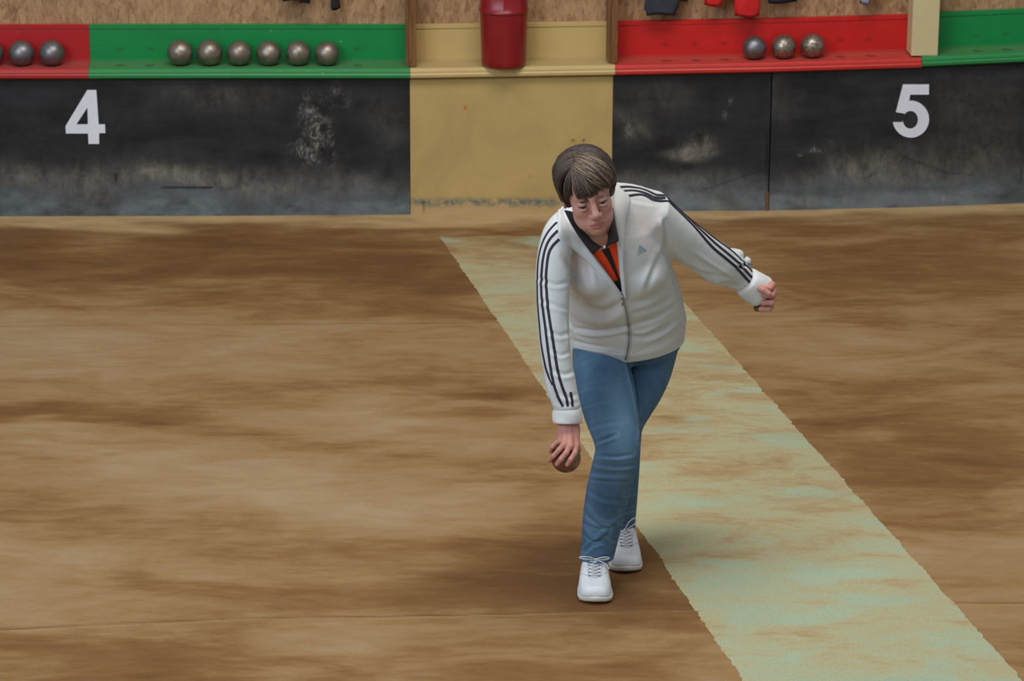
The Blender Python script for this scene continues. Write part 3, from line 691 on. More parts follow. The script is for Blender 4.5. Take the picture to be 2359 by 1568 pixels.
def sheet(A, B, mid=None, th=.003, nu=28, nv=12, bulge=0.0, roll=None):
    """cloth sheet lofted between two 3-D polylines, given thickness; optional third polyline between them"""
    A = catmull(A, 8); B = catmull(B, 8); 
    def rs(X, n):
        L = np.r_[0, np.cumsum(np.linalg.norm(np.diff(X, axis=0), axis=1))]; u = np.linspace(0, L[-1], n)
        return np.stack([np.interp(u, L, X[:, k]) for k in range(3)], 1)
    A = rs(A, nu); B = rs(B, nu); M_ = rs(catmull(mid, 8), nu) if mid is not None else (A+B)/2
    G_ = np.zeros((nv, nu, 3))
    for j in range(nv):
        t = j/(nv-1); G_[j] = (1-t)**2*A+t*t*B+2*t*(1-t)*(M_*2-(A+B)/2) 
    du = np.gradient(G_, axis=1); dv = np.gradient(G_, axis=0); n_ = np.cross(du, dv); n_ /= np.linalg.norm(n_, axis=2)[..., None]+1e-9
    toc = np.array([0, 0, H])-G_; sg = np.sign((n_*toc).sum(2).mean()); n_ *= sg
    t_ = np.sin(np.linspace(0, 1, nv)*math.pi)[:, None, None]
    G_ = G_+n_*bulge*t_
    e = np.minimum(np.minimum(np.arange(nv), nv-1-np.arange(nv))[:, None], np.minimum(np.arange(nu), nu-1-np.arange(nu))[None, :])
    hth = th/2*np.where(e == 0, .35, 1)[..., None]
    top = (G_+n_*hth).reshape(-1, 3); bot = (G_-n_*hth).reshape(-1, 3); n = nu*nv; F = []
    for j in range(nv-1):
        for i in range(nu-1): a = j*nu+i; F.append((a, a+1, a+1+nu, a+nu)); F.append((n+a, n+a+nu, n+a+1+nu, n+a+1))
    for i in range(nu-1): F.append((i, n+i, n+i+1, i+1)); a = (nv-1)*nu+i; F.append((a, a+1, n+a+1, n+a))
    for j in range(nv-1): a = j*nu; F.append((a, a+nu, n+a+nu, n+a)); a = j*nu+nu-1; F.append((a, n+a, n+a+nu, a+nu))
    return np.concatenate([top, bot]), F
def WP(*pts): return [tuple(W(*p)) for p in pts]
def bbox(*Ts, pad=.03):
    X = np.concatenate([t.C for t in Ts]); r = max(max(t.A.max(), t.B.max()) for t in Ts)+pad
    return X.min(0)-r, X.max(0)+r

# ------------------------------------------------------------------ clothes hanging from pegs on the wall (mostly above the frame)
def hang_sleeve(x0, x1, ybot, Y_out, wide_top=1.25, up=.30, lean=0.0, cuff=True):
    """one hanging sleeve or leg: cut end at ybot"""
    xm = (x0+x1)/2; a = at(xm, TRAY-.012-Y_out, 0); r = ray(xm, ybot); t = (a.y-CAM.y)/r.y; e = CAM+r*t
    hw = (x1-x0)/2*mpp(e); n = 22; nu = 22; V = []; F = []
    for i in range(n+1):
        s = i/n; z = e.z+up*s; wv = hw*(1+(wide_top-1)*s)*(1+.06*math.sin(s*17+x0)); 
        if cuff and s < .09: wv *= .93
        dp = .018+.01*s
        for k in range(nu):
            th = 2*math.pi*k/nu; rr = 1+.10*math.sin(3*th+s*9+x0)+.05*math.sin(5*th-s*14)
            V.append(Vector((e.x+lean*s, e.y, z))+WD*(wv*math.cos(th)*rr)+Vector((0, 1, 0))*(dp*math.sin(th)*rr)+Vector((0, 0, .004*math.sin(2*th+x0))))
    for i in range(n):
        for k in range(nu): F.append((i*nu+k, i*nu+(k+1) % nu, (i+1)*nu+(k+1) % nu, (i+1)*nu+k))
    # the hollow end of the sleeve
    inner = [V[k].lerp(Vector((e.x, e.y, e.z+.002)), .12)+Vector((0, 0, .02)) for k in range(nu)]
    b = len(V); V += inner
    for k in range(nu): F.append((k, b+k, b+(k+1) % nu, (k+1) % nu))
    F.append(tuple(b+k for k in range(nu))); F.append(tuple(n*nu+k for k in range(nu-1, -1, -1)))
    return V, F
def garment(name, label, cat, mat, sleeves, body, group=None):
    x0, x1, yb = body; root = empty(name, at((x0+x1)/2, TRAY-.03, .60)); tag(root, label, cat, group)
    V, F = hang_sleeve(x0, x1, yb, .030, .75, .34, cuff=False); obj('garment_body', V, F, mat, root)
    for s in sleeves: V, F = hang_sleeve(*s[:3], .045, up=.33, lean=s[3] if len(s) > 3 else 0); obj('sleeve', V, F, mat, root)
    return root
garment('hanging_jacket', 'dark grey jacket hanging above the red shelf, its sleeve end in view', 'jacket', M['gcloth'], [(1488, 1561, 34, .0)], (1500, 1590, 3))
garment('hanging_jacket', 'bright red fleece jacket hanging with two sleeves above the red shelf', 'jacket', M['rcloth'], [(1622, 1664, 12), (1691, 1748, 37)], (1640, 1720, -3))
garment('hanging_shirt', 'dark navy garment hem hanging between red fleece and pale post', 'shirt', M['bcloth'], [], (1768, 1834, 5))
garment('hanging_jacket', 'dark garment with blue grey cuff near the pale post, only its tip in view', 'jacket', M['bluegrey'], [(1980, 2004, 8)], (1985, 2030, -14))
garment('hanging_jacket', 'dark navy garment hanging above the green shelf, its hem just in view', 'jacket', M['bcloth'], [(690, 716, 6)], (652, 706, 1))
V, F = hang_sleeve(762, 783, 20, .02, .9, .33, cuff=False); o = obj('hanging_strap', V, F, M['blackc']); tag(o, 'black strap dangling above the green shelf beside the navy garment', 'strap')

# ------------------------------------------------------------------ the woman
person = empty('person', G(1395, 1360)); tag(person, 'short-haired woman in white jacket and blue jeans bending forward to roll a steel ball', 'person')
# head frame: x to the viewer's right, y out of the face, z to the crown
yaw, pit, rol = math.radians(10), math.radians(13), math.radians(14)
fr = Vector((math.sin(yaw)*math.cos(pit), -math.cos(yaw)*math.cos(pit), -math.sin(pit)))
xr = fr.cross(Vector((0, 0, 1))).normalized(); 
if xr.x < 0: xr = -xr
zr = xr.cross(fr).normalized(); 
if zr.z < 0: zr = -zr
xr2 = xr*math.cos(rol)+zr*math.sin(rol); zr2 = zr*math.cos(rol)-xr*math.sin(rol)
HR = np.array([xr2[:], fr[:], zr2[:]]).T            # local -> world (columns)
HO = np.array(W(1365, 466, 9.08))-HR@np.array([0, .084, 0])
HS = 1.0
def toL(P): return ((P-HO.astype(f32))@HR.astype(f32))/HS
def toW(p): return HO+HR@(np.array(p, float)*HS)
def hrot(ax, ang): return np.array(Matrix.Rotation(math.radians(ang), 3, ax))
def head_sdf(Q):
    d = ell(Q, (0, -.012, .030), (.071, .092, .080))
    d = smin(d, ell(Q, (0, .022, -.034), (.055, .060, .082)), .02)
    d = smin(d, ell(Q, (0, .060, -.100), (.024, .024, .019)), .030)
    for s in (-1, 1):
        d = smin(d, ell(Q, (s*.0345, .052, -.036), (.021, .024, .021)), .016); d = smin(d, ell(Q, (s*.031, .058, -.070), (.014, .018, .022)), .014)
        d = smin(d, ell(Q, (s*.034, .020, -.078), (.020, .040, .024)), .024)
        d = smin(d, ell(Q, (s*.023, .077, .015), (.020, .010, .007), hrot('Y', s*8)), .014)
        d = smax(d, -ell(Q, (s*.028, .096, -.003), (.017, .016, .0125)), .010)
        d = smin(d, ell(Q, (s*.029, .0695, -.005), (.0150, .0135, .0110)), .003)
        d = smax(d, -chain(Q, [(s*.017, .088, -.0115), (s*.029, .0905, -.0125), (s*.041, .083, -.0095)], [.0016, .0020, .0014]), .0025)
        d = smin(d, ell(Q, (s*.029, .079, -.019), (.012, .008, .006)), .006)
        d = smax(d, -chain(Q, [(s*.017, .090, -.022), (s*.028, .088, -.028), (s*.040, .081, -.025)], [.0016, .0020, .0014]), .005)
        d = smin(d, ell(Q, (s*.0130, .094, -.040), (.0090, .011, .0085)), .004)
        d = smax(d, -cap(Q, (s*.0070, .102, -.050), (s*.0085, .098, -.044), .0036, .003), .002)
        d = smax(d, -chain(Q, [(s*.020, .099, -.036), (s*.030, .0925, -.055), (s*.036, .085, -.078)], [.0036, .0056, .0036]), .005)
        d = smax(d, -chain(Q, [(s*.026, .088, -.083), (s*.031, .081, -.102)], [.0040, .003]), .006)
        e = ell(Q, (s*.071-(s > 0)*.005, -.004-(s > 0)*.012, -.016+(s > 0)*.006), (.008, .018, .032-(s > 0)*.006), hrot('Z', -s*18)); e = smax(e, -ell(Q, (s*.078, .002, -.010), (.006, .009, .018)), .004); d = smin(d, e, .006)
    d = smin(d, chain(Q, [(0, .085, .010), (0, .094, -.014), (0, .105, -.032)], [.0080, .0088, .0112]), .008)
    d = smin(d, ell(Q, (0, .1005, -.037), (.0130, .011, .0095)), .005)
    d = smax(d, -ell(Q, (0, .102, .004), (.030, .006, .005)), .006)
    d = smin(d, ell(Q, (0, .068, -.074), (.029, .024, .024)), .014)
    d = smin(d, chain(Q, [(-.021, .0835, -0.0710), (-.007, .0905, -0.0680), (0, .0908, -0.0690), (.007, .0905, -0.0680), (.021, .0835, -0.0710)], [.0012, .0032, .003, .0032, .0012]), .004)
    d = smin(d, chain(Q, [(-.018, .0835, -0.0750), (0, .0900, -0.0800), (.018, .0835, -0.0750)], [.0016, .0042, .0016]), .004)
    d = smax(d, -chain(Q, [(-.024, .0865, -0.0740), (-.010, .0945, -0.0733), (0, .0955, -0.0740), (.010, .0945, -0.0733), (.024, .0865, -0.0740)], [.0016, .0020, .0020, .0020, .0016]), .002)
    d = smax(d, -chain(Q, [(-.012, .089, -0.0890), (.012, .089, -0.0890)], [.0032, .0032]), .006)
    return d*HS
neck_t = Tube([toW((0, -.022, -.045)), toW((.0, -.030, -.085)), tuple(W(1384, 545, 9.36)), tuple(W(1392, 580, 9.45))], [.048*HS, .046*HS, .050, .06], [.052, .048, .050, .06], [HR[:, 0], HR[:, 0], (1, 0, 0), (1, 0, 0)], 4, .03)
def headneck(P): return smin(head_sdf(toL(P)), neck_t(P), .016)
c0 = HO; hV, hF = surface(headneck, c0-np.array([.15, .22, .27]), c0+np.array([.16, .30, .16]), .0021)
hL = toL(hV.astype(f32)).astype(float)
def gs(c, r): return np.exp(-(((hL-np.array(c))/np.array(r))**2).sum(1))
lipd = np.minimum(chain(hL, [(-.021, .086, -0.0715), (-.007, .0935, -0.0680), (0, .0938, -0.0690), (.007, .0935, -0.0680), (.021, .086, -0.0715)], [.0010, .0026, .0024, .0026, .0010]),
                  chain(hL, [(-.018, .086, -0.0750), (0, .093, -0.0800), (.018, .086, -0.0750)], [.0010, .0036, .0010]))
lip = sstep(.0026, .0, lipd)*.7
flush = .35*gs((.040, .075, -.04), (.02, .03, .02))+.35*gs((-.040, .075, -.04), (.02, .03, .02))+.45*gs((0, .115, -.042), (.014, .02, .012))+.6*gs((0, .085, .02), (.02, .03, .012))+.25*gs((0, .09, -.1), (.03, .03, .015))
browd = np.minimum(chain(hL, [(-.046, .074, .014), (-.030, .086, .018), (-.015, .089, .013)], [.0005, .002, .002]), chain(hL, [(.046, .074, .014), (.030, .086, .018), (.015, .089, .013)], [.0005, .002, .002]))
brow = sstep(.0045, .0, browd)*.6
lash = 0
hattr = dict(lip=lip, flush=np.clip(flush, 0, 1), brow=brow)

# ----- right hand on the ball, left fist: skin rooted in forearms
BALLC = W(1303.5, 1054, 9.085); BR = 34.5*mpp(BALLC)
def onball(px, py, off):
    """where the sight line meets a ball grown by off (front side), or its closest pass"""
    r = ray(px, py).normalized(); R_ = BR+off; b = (BALLC-CAM).dot(r); q = CAM+r*b; h2 = (q-BALLC).length_squared
    if h2 < R_*R_: return q-r*math.sqrt(R_*R_-h2)
    return BALLC+(q-BALLC).normalized()*R_
wr = W(1309, 968, 9.11)
FR = .0078
fing = [  # knuckle, mid joint, tip (pixels); depth solved against the ball
  [(1293, 1014), (1283, 1019), (1265, 1038)],
  [(1301, 1022), (1288, 1036), (1266, 1061)],
  [(1314, 1026), (1304, 1043), (1283, 1069)],
  [(1328, 1024), (1324, 1043), (1307, 1070)]]
fr_r = [.0066, .0074, .0078, .0076]
def rhand(P):
    kn = []; d = None
    for i, (k, m_, t) in enumerate(fing):
        K = BALLC+(W(k[0], k[1], 9.06)-BALLC); K = onball(k[0], k[1], .016+.002*(i in (1, 2))); kn.append(K)
        Mi = onball(m_[0], m_[1], .0135); T = onball(t[0], t[1], fr_r[i]*.75)
        mt = onball((m_[0]*.45+t[0]*.55), (m_[1]*.45+t[1]*.55), .0105)
        e = chain(P, [K, Mi, mt, T], [fr_r[i]*1.15, fr_r[i]*1.08, fr_r[i], fr_r[i]*.86], .002)
        d = e if d is None else smin(d, e, .0022)
    wl = wr+Vector((-.016, 0, 0)); wR = wr+Vector((.016, 0, 0)); pal = None
    for i, K in enumerate(kn):
        a = wl.lerp(wR, i/3)+Vector((0, 0, .0)); e = cap(P, a, K+(BALLC-K).normalized()*.002, .0155, .0105); pal = e if pal is None else smin(pal, e, .007)
    d = smin(d, pal, .006)
    # thumb from the side of the palm round behind the ball on the viewer's right
    tb = wr.lerp(kn[3], .35)+Vector((.014, .004, 0)); v1 = BALLC+Vector((.034, .012, .034)); v2 = BALLC+Vector((.052, .010, .004)); v3 = BALLC+Vector((.047, .022, -.018))
    v1 = BALLC+Vector((.030, .020, .040)).normalized()*(BR+.009); v2 = BALLC+Vector((.036, .036, .012)).normalized()*(BR+.009); v3 = BALLC+Vector((.022, .046, -.006)).normalized()*(BR+.008)
    d = smin(d, chain(P, [tb, v1, v2, v3], [.0125, .0105, .0095, .008], .003), .006)
    # tendons on the back of the hand
    for i, K in enumerate(kn[0:4]):
        a = wl.lerp(wR, (i+.6)/4.2)-Vector((0, .012, 0)); d = smin(d, cap(P, a, K-Vector((0, .004, 0)), .003, .0062), .006)
    fa = cap(P, wr, W(1302, 900, 9.13), .0235, .029); d = smin(d, fa, .012)
    d = smax(d, -(np.linalg.norm(P-np.array(BALLC, f32), axis=1)-BR-.0009).astype(f32), .0008)
    return d
rV, rF = surface(rhand, np.array(BALLC)-.085, np.array(W(1303, 925, 9.11))+np.array([.07, .07, .03]), .0019)
# left fist
FC = W(1757, 683, 9.63)
def lfist(P):
    k = [W(1778, 656, 9.605), W(1781, 673, 9.60), W(1780, 690, 9.60), W(1775, 705, 9.605)]
    w1 = W(1738, 668, 9.62); d = cap(P, w1, W(1700, 640, 9.60), .024, .027)
    for i, K in enumerate(k):
        a = W(1742, 662+i*9, 9.63); e = cap(P, a, K, .016, .0115-(i == 3)*.0015); d = smin(d, e, .007)
        c1 = K+Vector((-.006, -.024, -.002)); c2 = K+Vector((-.030, -.020, -.004)); e = chain(P, [K, c1, c2], [.0100, .0092, .0085], .002); d = smin(d, e, .004)
    tb = [W(1744, 662, 9.60), W(1758, 667, 9.565), W(1771, 676, 9.56)]
    d = smin(d, chain(P, tb, [.013, .0105, .009], .003), .003)
    return d
lV, lF = surface(lfist, np.array(FC)-.10, np.array(FC)+.10, .0021)
# ----- the rest of the body, under the clothes
arms_r = [(1290, 1350, 505, 9.385), (1262, 1336, 524, 9.35), (1246, 1326, 550, 9.315), (1236, 1314, 600, 9.28), (1234, 1312, 650, 9.25), (1235, 1311, 700, 9.22), (1239, 1311, 750, 9.19), (1244, 1314, 800, 9.165), (1251, 1321, 850, 9.145), (1262, 1330, 900, 9.125), (1275, 1338, 936, 9.11)]
arms_l = [(1500, 492, 9.40, 52, 1), (1550, 533, 9.45, 48, 1), (1600, 571, 9.51, 47, 1), (1652, 605, 9.56, 45, 1), (1690, 628, 9.60, 37, 1), (1712, 643, 9.61, 30, 1)]
leg_f = [(1318, 1446, 790, 9.61, .088), (1321, 1452, 850, 9.535, .090), (1331, 1464, 900, 9.46, .086), (1345, 1470, 950, 9.41, .080), (1364, 1475, 1000, 9.36, .070), (1371, 1474, 1035, 9.335, .066),
         (1365, 1467, 1070, 9.335, .064), (1351, 1452, 1130, 9.36, .066), (1342, 1434, 1200, 9.385, .058), (1339, 1419, 1260, 9.395, .054), (1334, 1409, 1300, 9.395, .057), (1333, 1410, 1350, 9.40, .058)]
leg_b = [(1438, 1570, 765, 9.69, .095), (1432, 1551, 840, 9.66, .088), (1422, 1530, 890, 9.58, .080), (1410, 1507, 930, 9.53, .072), (1400, 1483, 975, 9.50, .062), (1398, 1477, 1010, 9.51, .060),
         (1392, 1473, 1080, 9.56, .060), (1395, 1468, 1150, 9.61, .055), (1402, 1464, 1200, 9.645, .048), (1406, 1462, 1236, 9.66, .048), (1406, 1462, 1285, 9.67, .048)]
torso_r = [(1312, 1572, 775, 9.625, .135), (1311, 1577, 720, 9.57, .140), (1306, 1567, 680, 9.53, .135), (1300, 1552, 640, 9.48, .138), (1290, 1540, 600, 9.44, .135), (1284, 1530, 560, 9.41, .118), (1290, 1520, 525, 9.40, .10), (1315, 1490, 488, 9.40, .075), (1340, 1450, 455, 9.42, .045)]
def shrink(rows, k, kb=.8): return [((a+b)/2-(b-a)/2*k, (a+b)/2+(b-a)/2*k, y, Y, (t*kb if t else None)) for a, b, y, Y, t in rows]
core = [ringtube(shrink(torso_r, .74, .7), .03), ringtube(shrink([r+(None,) for r in arms_r], .62), .02), pathtube([(a, b, c, r*.55, 1) for a, b, c, r, e in arms_l], .02),
        ringtube(shrink(leg_f[:-1], .75), .03), ringtube(shrink(leg_b[:-1], .75), .03)]
def corebody(P):
    d = core[0](P)
    for t in core[1:]: d = smin(d, t(P), .02)
    return d
cV, cF = surface(corebody, *bbox(*core), .012, 1)
Vs = np.concatenate([hV, rV, lV, cV]); Fs = np.concatenate([hF, rF+len(hV), lF+len(hV)+len(rV), cF+len(hV)+len(rV)+len(lV)])
z_ = np.zeros(len(Vs)-len(hV)); kn_red = np.zeros(len(rV))
hattr = {k: np.concatenate([v, z_]) for k, v in hattr.items()}
hattr['flush'][len(hV):len(hV)+len(rV)+len(lV)] = .35
body = obj('body', Vs, Fs, M['skin'], person, attrs=hattr)

# eyes, looking down at the ball, half covered by the lids
for s in (-1, 1):
    a = empty('eye', (0, 0, 0)); C.objects.unlink(a); bpy.data.objects.remove(a)
    ec = toW((s*.029, .0720, -.0080)); V, F = sphere((0, 0, 0), .0112, 24, 16)
    eb = obj('eyeball', np.array([tuple(v) for v in V])+ec, F, M['eye'], person)
    d_ = (Vector(toW((s*.029, .11, -.026)))-Vector(ec)).normalized(); V, F = sphere((0, 0, 0), .0066, 20, 12)
    V = [Vector(ec)+d_*.0062+v for v in V]; obj('iris', V, F, M['iris'], eb)
    L_ = MB(); L_.tube([toW((s*.016, .0845, -.0085)), toW((s*.023, .0860, -.0062)), toW((s*.030, .0860, -.0060)), toW((s*.037, .0835, -.0070)), toW((s*.043, .078, -.0085))], [.0007, .0016, .0019, .0017, .0008], 6)
    L_.build('eyelashes', M['lash'], person, True)

# hair: a full cap and combed locks
HC = np.array([.0015, -.016, .032]); HRr = np.array([.0825, .100, .077])
def hair_sdf(P):
    Q = toL(P); 
    d = ell(Q, HC, HRr-.006)
    d = smin(d, ell(Q, (0, -.045, -.01), (.078, .062, .070)), .03)
    for s in (-1, 1): d = smin(d, ell(Q, (s*.064, -.014, -.010), (.0145, .034, .037)), .02)
    face = smin(ell(Q, (.010, .105, -.048), (.062, .085, .096)), ell(Q, (-.045, .085, -.03), (.022, .040, .040)), .01)         # keep the face clear
    d = smax(d, -face, .012)
    th = np.arctan2(Q[:, 0]+.02, Q[:, 1]-.02); d = d-.0016*np.sin(th*26+Q[:, 2]*40)
    return d
kV, kF = surface(hair_sdf, c0-np.array([.16, .16, .15]), c0+np.array([.16, .22, .19]), .003)
BASEC = np.array(lin(66, 52, 44)[:3]); 
HV = [tuple(v) for v in kV]; HF = [tuple(f) for f in kF]; TINT = [tuple(BASEC*.7)]*len(kV)
rs = random.Random(3)
def surfpt(d, lift):      # point on the hair shell in a given direction from its centre
    d = np.array(d, float); d /= np.linalg.norm(d); rr = HRr*np.array([1, 1, 1.0 if d[2] > 0 else 1.6]); k = 1/np.sqrt(((d/rr)**2).sum()); return HC+d*k+d*lift
def lock(start, end, rad, tint, lift0=.0, lift1=.002, wave=.0, n=12, hump=.004, mid=None):
    global HV, HF, TINT
    s = np.array(start, float); e = np.array(end, float); s /= np.linalg.norm(s); e /= np.linalg.norm(e); pts = []
    mm = None if mid is None else np.array(mid, float)/np.linalg.norm(mid)
    for i in range(n):
        t = i/(n-1)
        if mm is None: d = s*(1-t)+e*t
        else: d = s*(1-t)**2+mm*2*t*(1-t)+e*t*t
        d /= np.linalg.norm(d); L = lift0*(1-t)+lift1*t+hump*math.sin(t*math.pi)+wave*math.sin(t*7+start[0]*40)
        pts.append(toW(surfpt(d, L)))
    m_ = MB(); rr = [rad*(.35+.65*math.sin(min(1, t*2.6+.12)*math.pi/2))*(1-max(0, t-.62)/.38*.85) for t in np.linspace(0, 1, n)]
    m_.tube(pts, rr, 6); b = len(HV); HV += m_.V; HF += [[i+b for i in f] for f in m_.F]; TINT += [tuple(tint)]*len(m_.V)
def tint(light):
    dk = np.array(lin(46, 38, 38)[:3]); md = np.array(lin(84, 70, 62)[:3]); lt = np.array(lin(146, 126, 98)[:3]); x = rs.random()**1.3*light
    return dk+(md-dk)*min(1, x*2) if x < .5 else md+(lt-md)*(x-.5)*2
def jit(v, a): return tuple(c+rs.uniform(-a, a) for c in v)
def mixp(a, b, t): return tuple(x+(y-x)*t for x, y in zip(a, b))
# directions in head space from the hair centre; the part runs back from above the viewer's-left brow
PART0, PART1 = (-.35, .55, .80), (-.25, -.35, 1.0)
for i in range(1100):      # swept over the brow to the viewer's right
    t = rs.random(); s = jit(mixp(PART0, (-.1, .0, 1.0), t), .05)
    u = min(1, max(0, t*.75+rs.uniform(-.2, .35))); e = mixp((.42, .98, .04), (1.0, .42, -.24), u); md = mixp((.02, 1.0, .42), (.80, .50, .72), u)
    e = (e[0], e[1], e[2]+rs.uniform(-.05, .16)); lock(s, jit(e, .09), rs.uniform(.0010, .0019), tint(1.1), .002, rs.uniform(-.002, .006), .0008, hump=rs.uniform(.001, .009), mid=jit(md, .09))
for i in range(260):      # fringe falling over the viewer's-left brow
    t = rs.random(); s = jit(mixp(PART0, (-.15, .35, .95), t), .05); u = rs.random(); e = mixp((-.40, .94, -.37), (.34, 1.0, .02), u**.8); e = (e[0], e[1], e[2]+rs.uniform(-.06, .16))
    lock(s, jit(e, .06), rs.uniform(.0010, .0018), tint(.85), .001, rs.uniform(.0, .007), .0004, hump=.004, mid=jit(mixp(s, e, .55), .06))
for i in range(1000):      # viewer's-left side, falling past the temple to the ear
    t = rs.random(); s = jit(mixp(PART0, PART1, t), .05); e = mixp((-.93, .36, -.55), (-.72, -.55, -.60), t*.85+rs.uniform(0, .15)); md = mixp((-.95, .45, .50), (-.9, -.4, .5), t)
    lock(s, jit(e, .08), rs.uniform(.0011, .0022), tint(.6), .001, rs.uniform(-.003, .003), .0008, hump=rs.uniform(-.002, .006), mid=jit(md, .07))
for i in range(260):      # between fringe and side, down over the temple
    s = jit(mixp(PART0, (-.3, .45, .9), rs.random()), .05); e = mixp((-.62, .86, .02), (-.92, .50, -.55), rs.random()); lock(s, jit(e, .06), rs.uniform(.0011, .002), tint(.7), .001, rs.uniform(-.004, .002), .0006, hump=rs.uniform(.0, .005), mid=jit((-.62, .85, .62), .09))
for i in range(340):      # sideburn wisps on the viewer's left
    s = jit((-.93, .25, .1), .14); e = jit(mixp((-.84, .46, -.66), (-.9, .0, -.62), rs.random()), .07); lock(s, e, rs.uniform(.0010, .0018), tint(.6), 0, rs.uniform(-.005, .003), .0004)
for i in range(300):      # and on the right
    s = jit((.92, .3, .15), .14); e = jit(mixp((.88, .40, -.46), (.9, .0, -.56), rs.random()), .07); lock(s, e, rs.uniform(.0010, .0018), tint(.8), .001, rs.uniform(-.004, .003), .0004)
for i in range(1000):      # crown and back
    a = rs.uniform(-.35, math.pi+.35); s = jit((-.12, -.10, 1.0), .16); e = (math.cos(a), -math.sin(a)*1.0, rs.uniform(-.75, -.2)); md = (math.cos(a)*.9, -math.sin(a)*.9, .65)
    lock(s, e, rs.uniform(.0012, .0024), tint(.55), .002, rs.uniform(-.001, .003), .0008, hump=rs.uniform(.0, .007), mid=jit(md, .10))
hair = obj('hair', HV, HF, M['hair'], person, attrs=dict(tint=np.array(TINT)))

# ----- jeans
LF, LB = ringtube(leg_f, .012, 8), ringtube(leg_b, .012, 8)
HIP = ringtube([(1318, 1568, 790, 9.64, .125), (1314, 1574, 745, 9.62, .125), (1320, 1570, 700, 9.58, .12)], .03)
def hemcut(pl, pr, pf):      # plane through three places, positive beyond the hem
    a, b, c = map(Vector, (pl, pr, pf)); n = (b-a).cross(c-a).normalized(); 
    if n.z > 0: n = -n
    return np.array(n), float(n.dot(a))

def plane_at(p, n): n = np.array(Vector(n).normalized()); return n, float(n@np.array(p))
h1 = plane_at(W(1372, 1299, 9.34), (.02, -.10, -1)); h2 = plane_at(W(1432, 1232, 9.62), (.22, -.10, -1))
def jeans_sdf(P):
    a = smax(LF(P), P@h1[0].astype(f32)-f32(h1[1]), .004); b = smax(LB(P), P@h2[0].astype(f32)-f32(h2[1]), .004)
    return smin(smin(a, b, .003), HIP(P), .012)
jV, jF = surface(jeans_sdf, *bbox(LF, LB, HIP), .0048)
g_, _ = grad(jeans_sdf, jV, .006)
JF = [([(1322, 905), (1352, 892), (1400, 884), (1440, 876)], 4, .002), ([(1372, 1017), (1392, 1010), (1418, 1000)], 4.5, .006), ([(1375, 1047), (1400, 1050), (1430, 1050), (1458, 1045)], 4, .004),
  ([(1368, 1066), (1400, 1072), (1430, 1074), (1462, 1070)], 4, .0042), ([(1362, 1100), (1400, 1103), (1450, 1104)], 4, -.003), ([(1355, 1128), (1390, 1148), (1435, 1152)], 5, .0025),
  ([(1350, 1168), (1372, 1196), (1400, 1208), (1428, 1196)], 5, -.0042), ([(1345, 1196), (1370, 1210), (1400, 1215)], 4, -.003), ([(1342, 1218), (1368, 1240), (1384, 1232), (1402, 1218)], 5, -.0042), ([(1346, 1268), (1365, 1252), (1390, 1246), (1408, 1258)], 5, .005), ([(1340, 1276), (1365, 1288), (1405, 1280)], 4, .005),
  ([(1338, 1290), (1370, 1296), (1404, 1290)], 3, -.003), ([(1325, 838), (1350, 826), (1372, 820)], 4, .002), ([(1447, 832), (1453, 860), (1464, 905), (1472, 950)], 4, .005),
  ([(1475, 985), (1478, 1000), (1474, 1020)], 4, .004), ([(1440, 1140), (1455, 1136), (1468, 1132)], 3, .003), ([(1428, 1204), (1445, 1208), (1462, 1206)], 3, .004), ([(1430, 1180), (1450, 1176), (1464, 1170)], 3, .003),
  ([(1410, 1240), (1420, 1244), (1436, 1238)], 3, .003), ([(1343, 935), (1372, 925), (1400, 920)], 4, .0015), ([(1356, 985), (1390, 975), (1440, 968)], 5, .0015), ([(1352, 1085), (1392, 1090), (1450, 1088)], 4, .002)]
jV = folds(jV, g_, JF)
q = to_px(jV); worn = np.exp(-((q[:, 0]-1430)/26)**2-((q[:, 1]-960)/150)**2)*.5
for pts, wd, dep in JF:
    d, s, t = seg_d(q, catmull(pts, 4) if len(pts) > 2 else pts); worn += np.exp(-((d-wd*1.6)/3)**2)*(.45 if abs(dep) > .0028 else .15)
jeans = obj('jeans', jV, jF, M['denim'], person, attrs=dict(worn=np.clip(worn, 0, 1)*np.clip(facing(jV, g_)*2, 0, 1)))

# ----- jacket
TR = ringtube(torso_r, .03, 14); AR = ringtube([r+(None,) for r in arms_r], .03, 8); AL = pathtube(arms_l, .02, 10)
TRAP = pathtube([(1310, 532, 9.385, 34, 1), (1345, 512, 9.42, 42, 1), (1390, 482, 9.45, 56, 1), (1450, 482, 9.44, 58, 1), (1500, 494, 9.42, 54, 1)], .04)
hp = hemcut(W(1312, 813, 9.61), W(1572, 762, 9.70), W(1432, 832, 9.50))
hc_ = ringtube([(1313, 1572, 806, 9.63, .135), (1312, 1574, 775, 9.625, .137), (1311, 1577, 735, 9.58, .140)], .03, 10)
vap = W(1434, 676, 9.35)
fn = np.array((W(1415, 600, 9.3)-CAM).normalized())         # into the chest
def side_plane(p, q_, keep):   # plane containing p-q and the sight direction; positive on the kept side
    n = (Vector(q_)-Vector(p)).cross(Vector(fn)).normalized(); 
    if n.dot(Vector(keep)-Vector(p)) < 0: n = -n
    return np.array(n, f32), f32(n.dot(Vector(p)))
mid_ = W(1390, 560, 9.3)
vl1 = side_plane(W(1436, 680, 9.3), W(1366, 584, 9.3), mid_); vl2 = side_plane(W(1366, 584, 9.3), W(1304, 486, 9.3), mid_); vr1 = side_plane(W(1434, 680, 9.3), W(1422, 575, 9.3), mid_); vr2 = side_plane(W(1422, 575, 9.3), W(1412, 480, 9.3), mid_)
def vee(P):
    d = -np.minimum(np.minimum(P@vl1[0]-vl1[1], P@vl2[0]-vl2[1]), np.minimum(P@vr1[0]-vr1[1], P@vr2[0]-vr2[1])); return d
